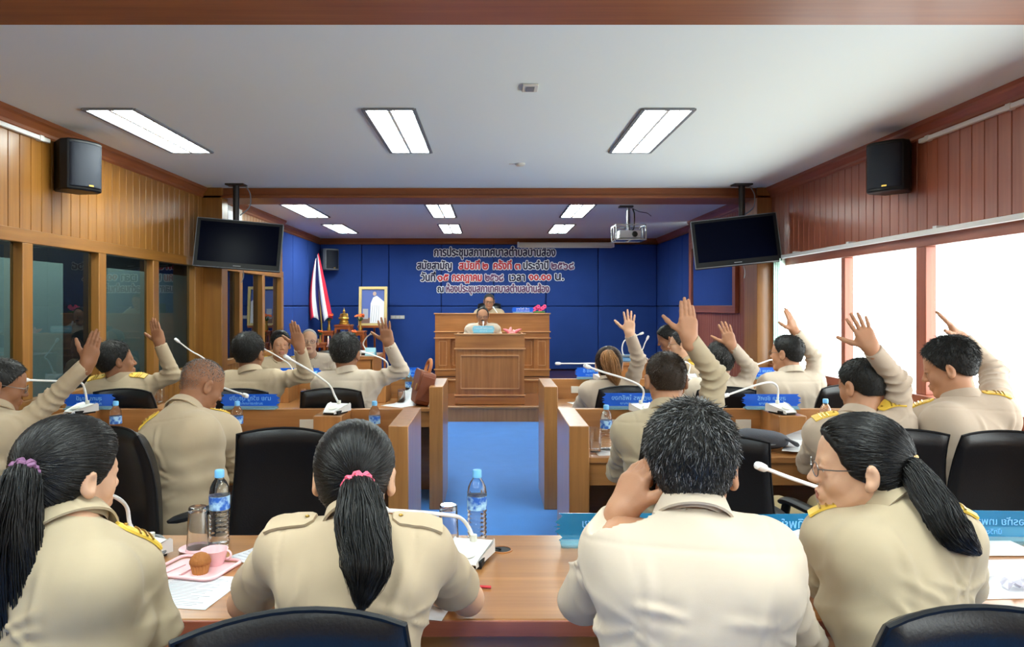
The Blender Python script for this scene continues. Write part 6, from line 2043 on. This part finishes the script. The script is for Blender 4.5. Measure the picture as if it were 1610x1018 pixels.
# vases with orange flowers
M['leaf'] = mat('leaf_green', srgb(64, 110, 44), .6)
M['orange'] = mat('orange_petal', srgb(238, 108, 48), .55, vary=.2, vscale=30)
M['pinkp'] = mat('pink_petal', srgb(232, 70, 120), .55, vary=.2, vscale=30)
M['lotus'] = mat('lotus_petal', srgb(240, 170, 170), .55)
def bouquet(loc, s, label, petal='orange', vase='gold', nf=9, vh=.16):
    t = thing('flower_vase', label, 'vase of flowers', loc)
    MB().lathe([(0, 0), (.03 * s, 0), (.034 * s, .02 * s), (.02 * s, vh * .5 * s), (.016 * s, vh * .8 * s), (.028 * s, vh * s), (.022 * s, vh * s)], 16).build('vase', M[vase], t, smooth=True)
    r = random.Random(int(loc[0] * 100))
    for k in range(nf):
        a = 2 * PI * k / nf * 1.618 * 2; q = .075 * s * math.sqrt((k + .5) / nf)
        c = np.array((q * math.cos(a), q * math.sin(a), (vh + .10) * s + r.uniform(-.015, .025) * s - q * .3))
        st_ = MB().tube([(0, 0, vh * s * .9), c * np.array((.6, .6, 1)) - np.array((0, 0, .03 * s)), c], .0025 * s, 5).build('flower_stem', M['leaf'], t)
        fb = MB()
        for ring, (n_, rr, h) in enumerate(((6, .022, .0), (5, .015, .008), (3, .007, .012))):
            for j in range(n_):
                b_ = 2 * PI * (j + ring * .4) / n_
                fb.ball(c + np.array((rr * math.cos(b_) * .7, rr * math.sin(b_) * .7, h)) * s, (.013 * s, .013 * s, .009 * s), 8)
        fb.build('bloom', M[petal], t, smooth=True)
    lf = MB()
    for k in range(8):
        a = k * .8; e = np.array((math.cos(a) * .07, math.sin(a) * .07, (vh + .03) + .02 * (k % 3))) * s
        m_ = np.array((math.cos(a) * .03, math.sin(a) * .03, vh + .02)) * s
        lf.tube([(0, 0, vh * .95 * s), m_, e], [.004 * s, .014 * s, .001], 4, flat=.3)
    lf.build('leaves', M['leaf'], t)
    return t
bouquet((ax(512), 12.0, 1.10), 1.0, 'tall vase of orange flowers on the altar, by the flag')
bouquet((ax(562), 12.0, 1.10), 1.0, 'tall vase of orange flowers on the altar, by the picture easel')
bouquet((ax(504), 11.72, .92), .72, 'small vase of orange flowers low on the altar, by the flag', nf=7)
bouquet((ax(557), 11.72, .92), .72, 'small vase of orange flowers low on the altar, by the easel', nf=7)
def candle(px, label):
    t = thing('candle', label, 'candle', (ax(px), 11.62, .86), 0, 'lit altar candles')
    MB().lathe([(.03, 0), (.03, .01), (.012, .015), (.012, .03), (.013, .03), (.013, .13), (0, .132)], 14).build('candle_stick', mat('wax_' + str(px), srgb(240, 200, 190), .5), t, smooth=True)
    MB().lathe([(0, .132), (.006, .142), (.004, .155), (0, .168)], 10).build('flame', M['flame'], t, smooth=True)
candle(519, 'lit candle on the altar on the flag side'); candle(543, 'lit candle on the altar on the easel side')
ip = thing('incense_pot', 'small dark incense pot between the altar candles', 'incense pot', (ax(531), 11.62, .86))
MB().lathe([(0, 0), (.03, 0), (.042, .025), (.038, .05), (.03, .05), (0, .04)], 18).build('pot', M['dark_metal'], ip, smooth=True)
for k in range(3):
    MB().tube([(.012 * (k - 1), 0, .04), (.022 * (k - 1), .0, .17)], .0018, 5).build('incense_stick', M['leaf'], ip)
# flag
fx_, fy = P(504, 500, 11.95)[0], 11.95
fl = thing('national_flag', 'red white and blue national flag hanging on a leaning pole in the corner', 'flag', (fx_ - .02, fy, .4))
top = P(499, 408, 11.95) - np.array((fx_ - .02, fy, .4))
MB().tube([(.1, -.06, 0), top], .012, 8).build('flag_pole', M['gold'], fl, smooth=True)
MB().ball(top + np.array((0, 0, .015)), (.016, .016, .028), 10).build('finial', M['gold'], fl, smooth=True)
MB().lathe([(0, 0), (.13, 0), (.13, .02), (.03, .06), (.02, .06)], 16, (.1, -.06, 0)).build('pole_foot', M['gold'], fl, smooth=True)
cloth = MB(); nu, nv = 24, 18
bands = [0, 1, 2, 2, 1, 0]
cols = [mat('flag_red', srgb(208, 40, 66), .8), mat('flag_white', srgb(232, 232, 236), .8), mat('flag_blue', srgb(52, 52, 120), .8)]
vs = []
for i in range(nv + 1):          # across the stripes (gathered folds)
    for j in range(nu + 1):      # hanging length
        u, v = j / nu, i / nv
        wdt = .04 + .15 * u ** .8
        fold = math.sin(v * PI * 3.2 + .6 * u) * .05 * (.3 + u)
        x = top[0] + .0 + (v - .55) * wdt * 1.25 + .04 * u + .10 * u * v - .05 * math.sin(u * 3) * (1 - v)
        z = top[2] - .02 - u * .98 + .12 * v * (1 - u) - .22 * (1 - v) * u * (1 - u)
        vs.append((x, top[1] - .03 - fold, z + .05 * math.sin(v * 9) * u))
for i in range(nv):
    for j in range(nu):
        a = i * (nu + 1) + j
        cloth.add([], [])
        cloth.f.append((a, a + nu + 1, a + nu + 2, a + 1)); cloth.m.append(bands[min(5, int(i / nv * 6))])
cloth.v = vs
o = cloth.build('flag_cloth', cols, fl, smooth=True)
so = o.modifiers.new('thickness', 'SOLIDIFY'); so.thickness = .003
# framed picture on an easel
ez = thing('easel', 'wooden easel standing by the altar', 'easel', (P(586, 560, 12.33)[0], 12.33, .4))
for s in (-1, 1):
    MB().tube([(s * .22, -.1, 0), (s * .15, .06, 1.25)], .02, 6).build('easel_leg', M['altar'], ez)
MB().tube([(0, .27, 0), (0, .08, 1.35)], .018, 6).build('back_leg', M['altar'], ez)
MB().box(-.24, .24, -.11, -.02, .74, .78).build('shelf', M['altar'], ez, bevel=.004)
MB().box(-.2, .2, -.09, -.06, .25, .29).build('cross_bar', M['altar'], ez)
MB().box(-.1, .1, .0, .03, 1.36, 1.40).build('top_bar', M['altar'], ez)
fp = thing('framed_portrait', 'gilt-framed portrait of a standing figure in white robes, on the easel', 'picture', (P(586, 470, 12.25)[0], 12.25, 1.19))
W, H = .215, .31
T_ = rotx(math.radians(-5))
f = MB()
for s in (-1, 1):
    f.box(s * W - .025, s * W + .025, -.015, .02, -.025, 2 * H + .025)
for z in (0, 2 * H): f.box(-W, W, -.015, .02, z - .025, z + .025)
f.xf(T_); f.build('gilt_frame', mat('gilt', srgb(212, 190, 130), .4, metal=.4), fp, bevel=.006)
def flat(poly, m, y):
    b = MB().prism([(a, y, c) for a, c in poly], (0, .002, 0)); b.xf(T_); b.build('painting' if y > .002 else 'painted_shape', m, fp)
flat([(-W, 0), (W, 0), (W, 2 * H), (-W, 2 * H)], mat('paint_back', srgb(84, 104, 170), .5), .008)
flat([(-W, 0), (W, 0), (W, .12), (-W, .12)], mat('paint_floor', srgb(120, 90, 80), .5), .002)
flat([(-.05, .03), (.19, .03), (.2, .38), (.09, .47), (.06, .49), (.0, .46), (-.04, .36)], M['paper'], .0)
flat([(.025 + .03 * math.cos(a), .525 + .036 * math.sin(a)) for a in np.linspace(0, 2 * PI, 14)[:-1]], mat('paint_skin', srgb(200, 170, 150), .5), -.001)
flat([(-.17, .1), (-.08, .1), (-.08, .27), (-.17, .27)], mat('paint_grey', srgb(170, 170, 180), .5), .0)
for k in range(4):
    flat([(-.035 + k * .04, .05), (-.027 + k * .04, .05), (.0 + k * .035, .33), (-.006 + k * .035, .33)], bpy.data.materials['paint_grey'], -.001)
# outlet plate on blue wall
ou = thing('wall_outlet', 'white outlet plate on the blue wall beside the framed portrait', 'outlet', (P(625, 499, 12.68)[0], YB - .05, P(625, 499, 12.68)[2]))
MB().box(-.12, .12, -.012, 0, -.03, .03).build('plate', M['offwhite'], ou, bevel=.003)
for x in (-.07, .0, .07):
    MB().box(x - .022, x + .022, -.016, -.011, -.02, .02).build('socket', M['white'], ou)
# flowers on rostrum and lectern
rb = thing('flower_arrangement', 'pink flower bunch on the rostrum beside its name plate', 'flowers', (P(848, 490, 11.55)[0], 11.58, 1.394))
for k in range(6):
    c = np.array(((k - 2.5) * .034, .02 * (k % 2), .05 + .025 * (k % 3)))
    fb = MB()
    for j in range(7):
        a = 2 * PI * j / 7; fb.ball(c + np.array((.02 * math.cos(a), .012 * math.sin(a) - .005, .02 * math.sin(a))), (.015, .012, .015), 8)
    fb.build('bloom', M['pinkp'], rb, smooth=True)
MB().box(-.09, .09, -.03, .03, 0, .03).build('flower_foam', M['leaf'], rb, bevel=.008)
lo2 = thing('lotus_flowers', 'pink and white folded lotus flowers on the lectern', 'flowers', (P(805, 524, 9.75)[0], 9.76, 1.139))
for k, (dx, dz, x0) in enumerate(((-.09, .06, -.03), (.02, .09, -.03), (.1, .06, .03), (-.02, .05, .03))):
    MB().tube([(x0, 0, .0), (x0 + dx * .3, 0, .03), (x0 + dx * .7, 0, dz * .8), (x0 + dx, 0, dz)], [.02, .024, .016, .002], 8).build('lotus_petal', M['lotus'] if k % 2 else mat('lotus_pink', srgb(236, 120, 128), .5) if k == 0 else bpy.data.materials['lotus_pink'], lo2, smooth=True)
MB().lathe([(.05, 0), (.05, .012), (0, .02)], 14).build('petal_base', M['lotus'], lo2, smooth=True)

tcd = thing('tent_card', 'small blue folded card on the clerk desk by the picture easel', 'card', (P(583, 552, 7.0)[0], 7.0, 1.03), math.radians(-8))
MB().prism([(-.05, -.03, 0), (-.05, -.026, 0), (-.05, .0, .075), (-.05, .03, 0), (-.05, .026, 0), (-.05, 0, .069)], (.10, 0, 0)).build('folded_card', M['plate_sky'], tcd)
MB().box(-.035, .035, -.024, -.020, .022, .034).xf(rotx(0)).build('print', M['white'], tcd)
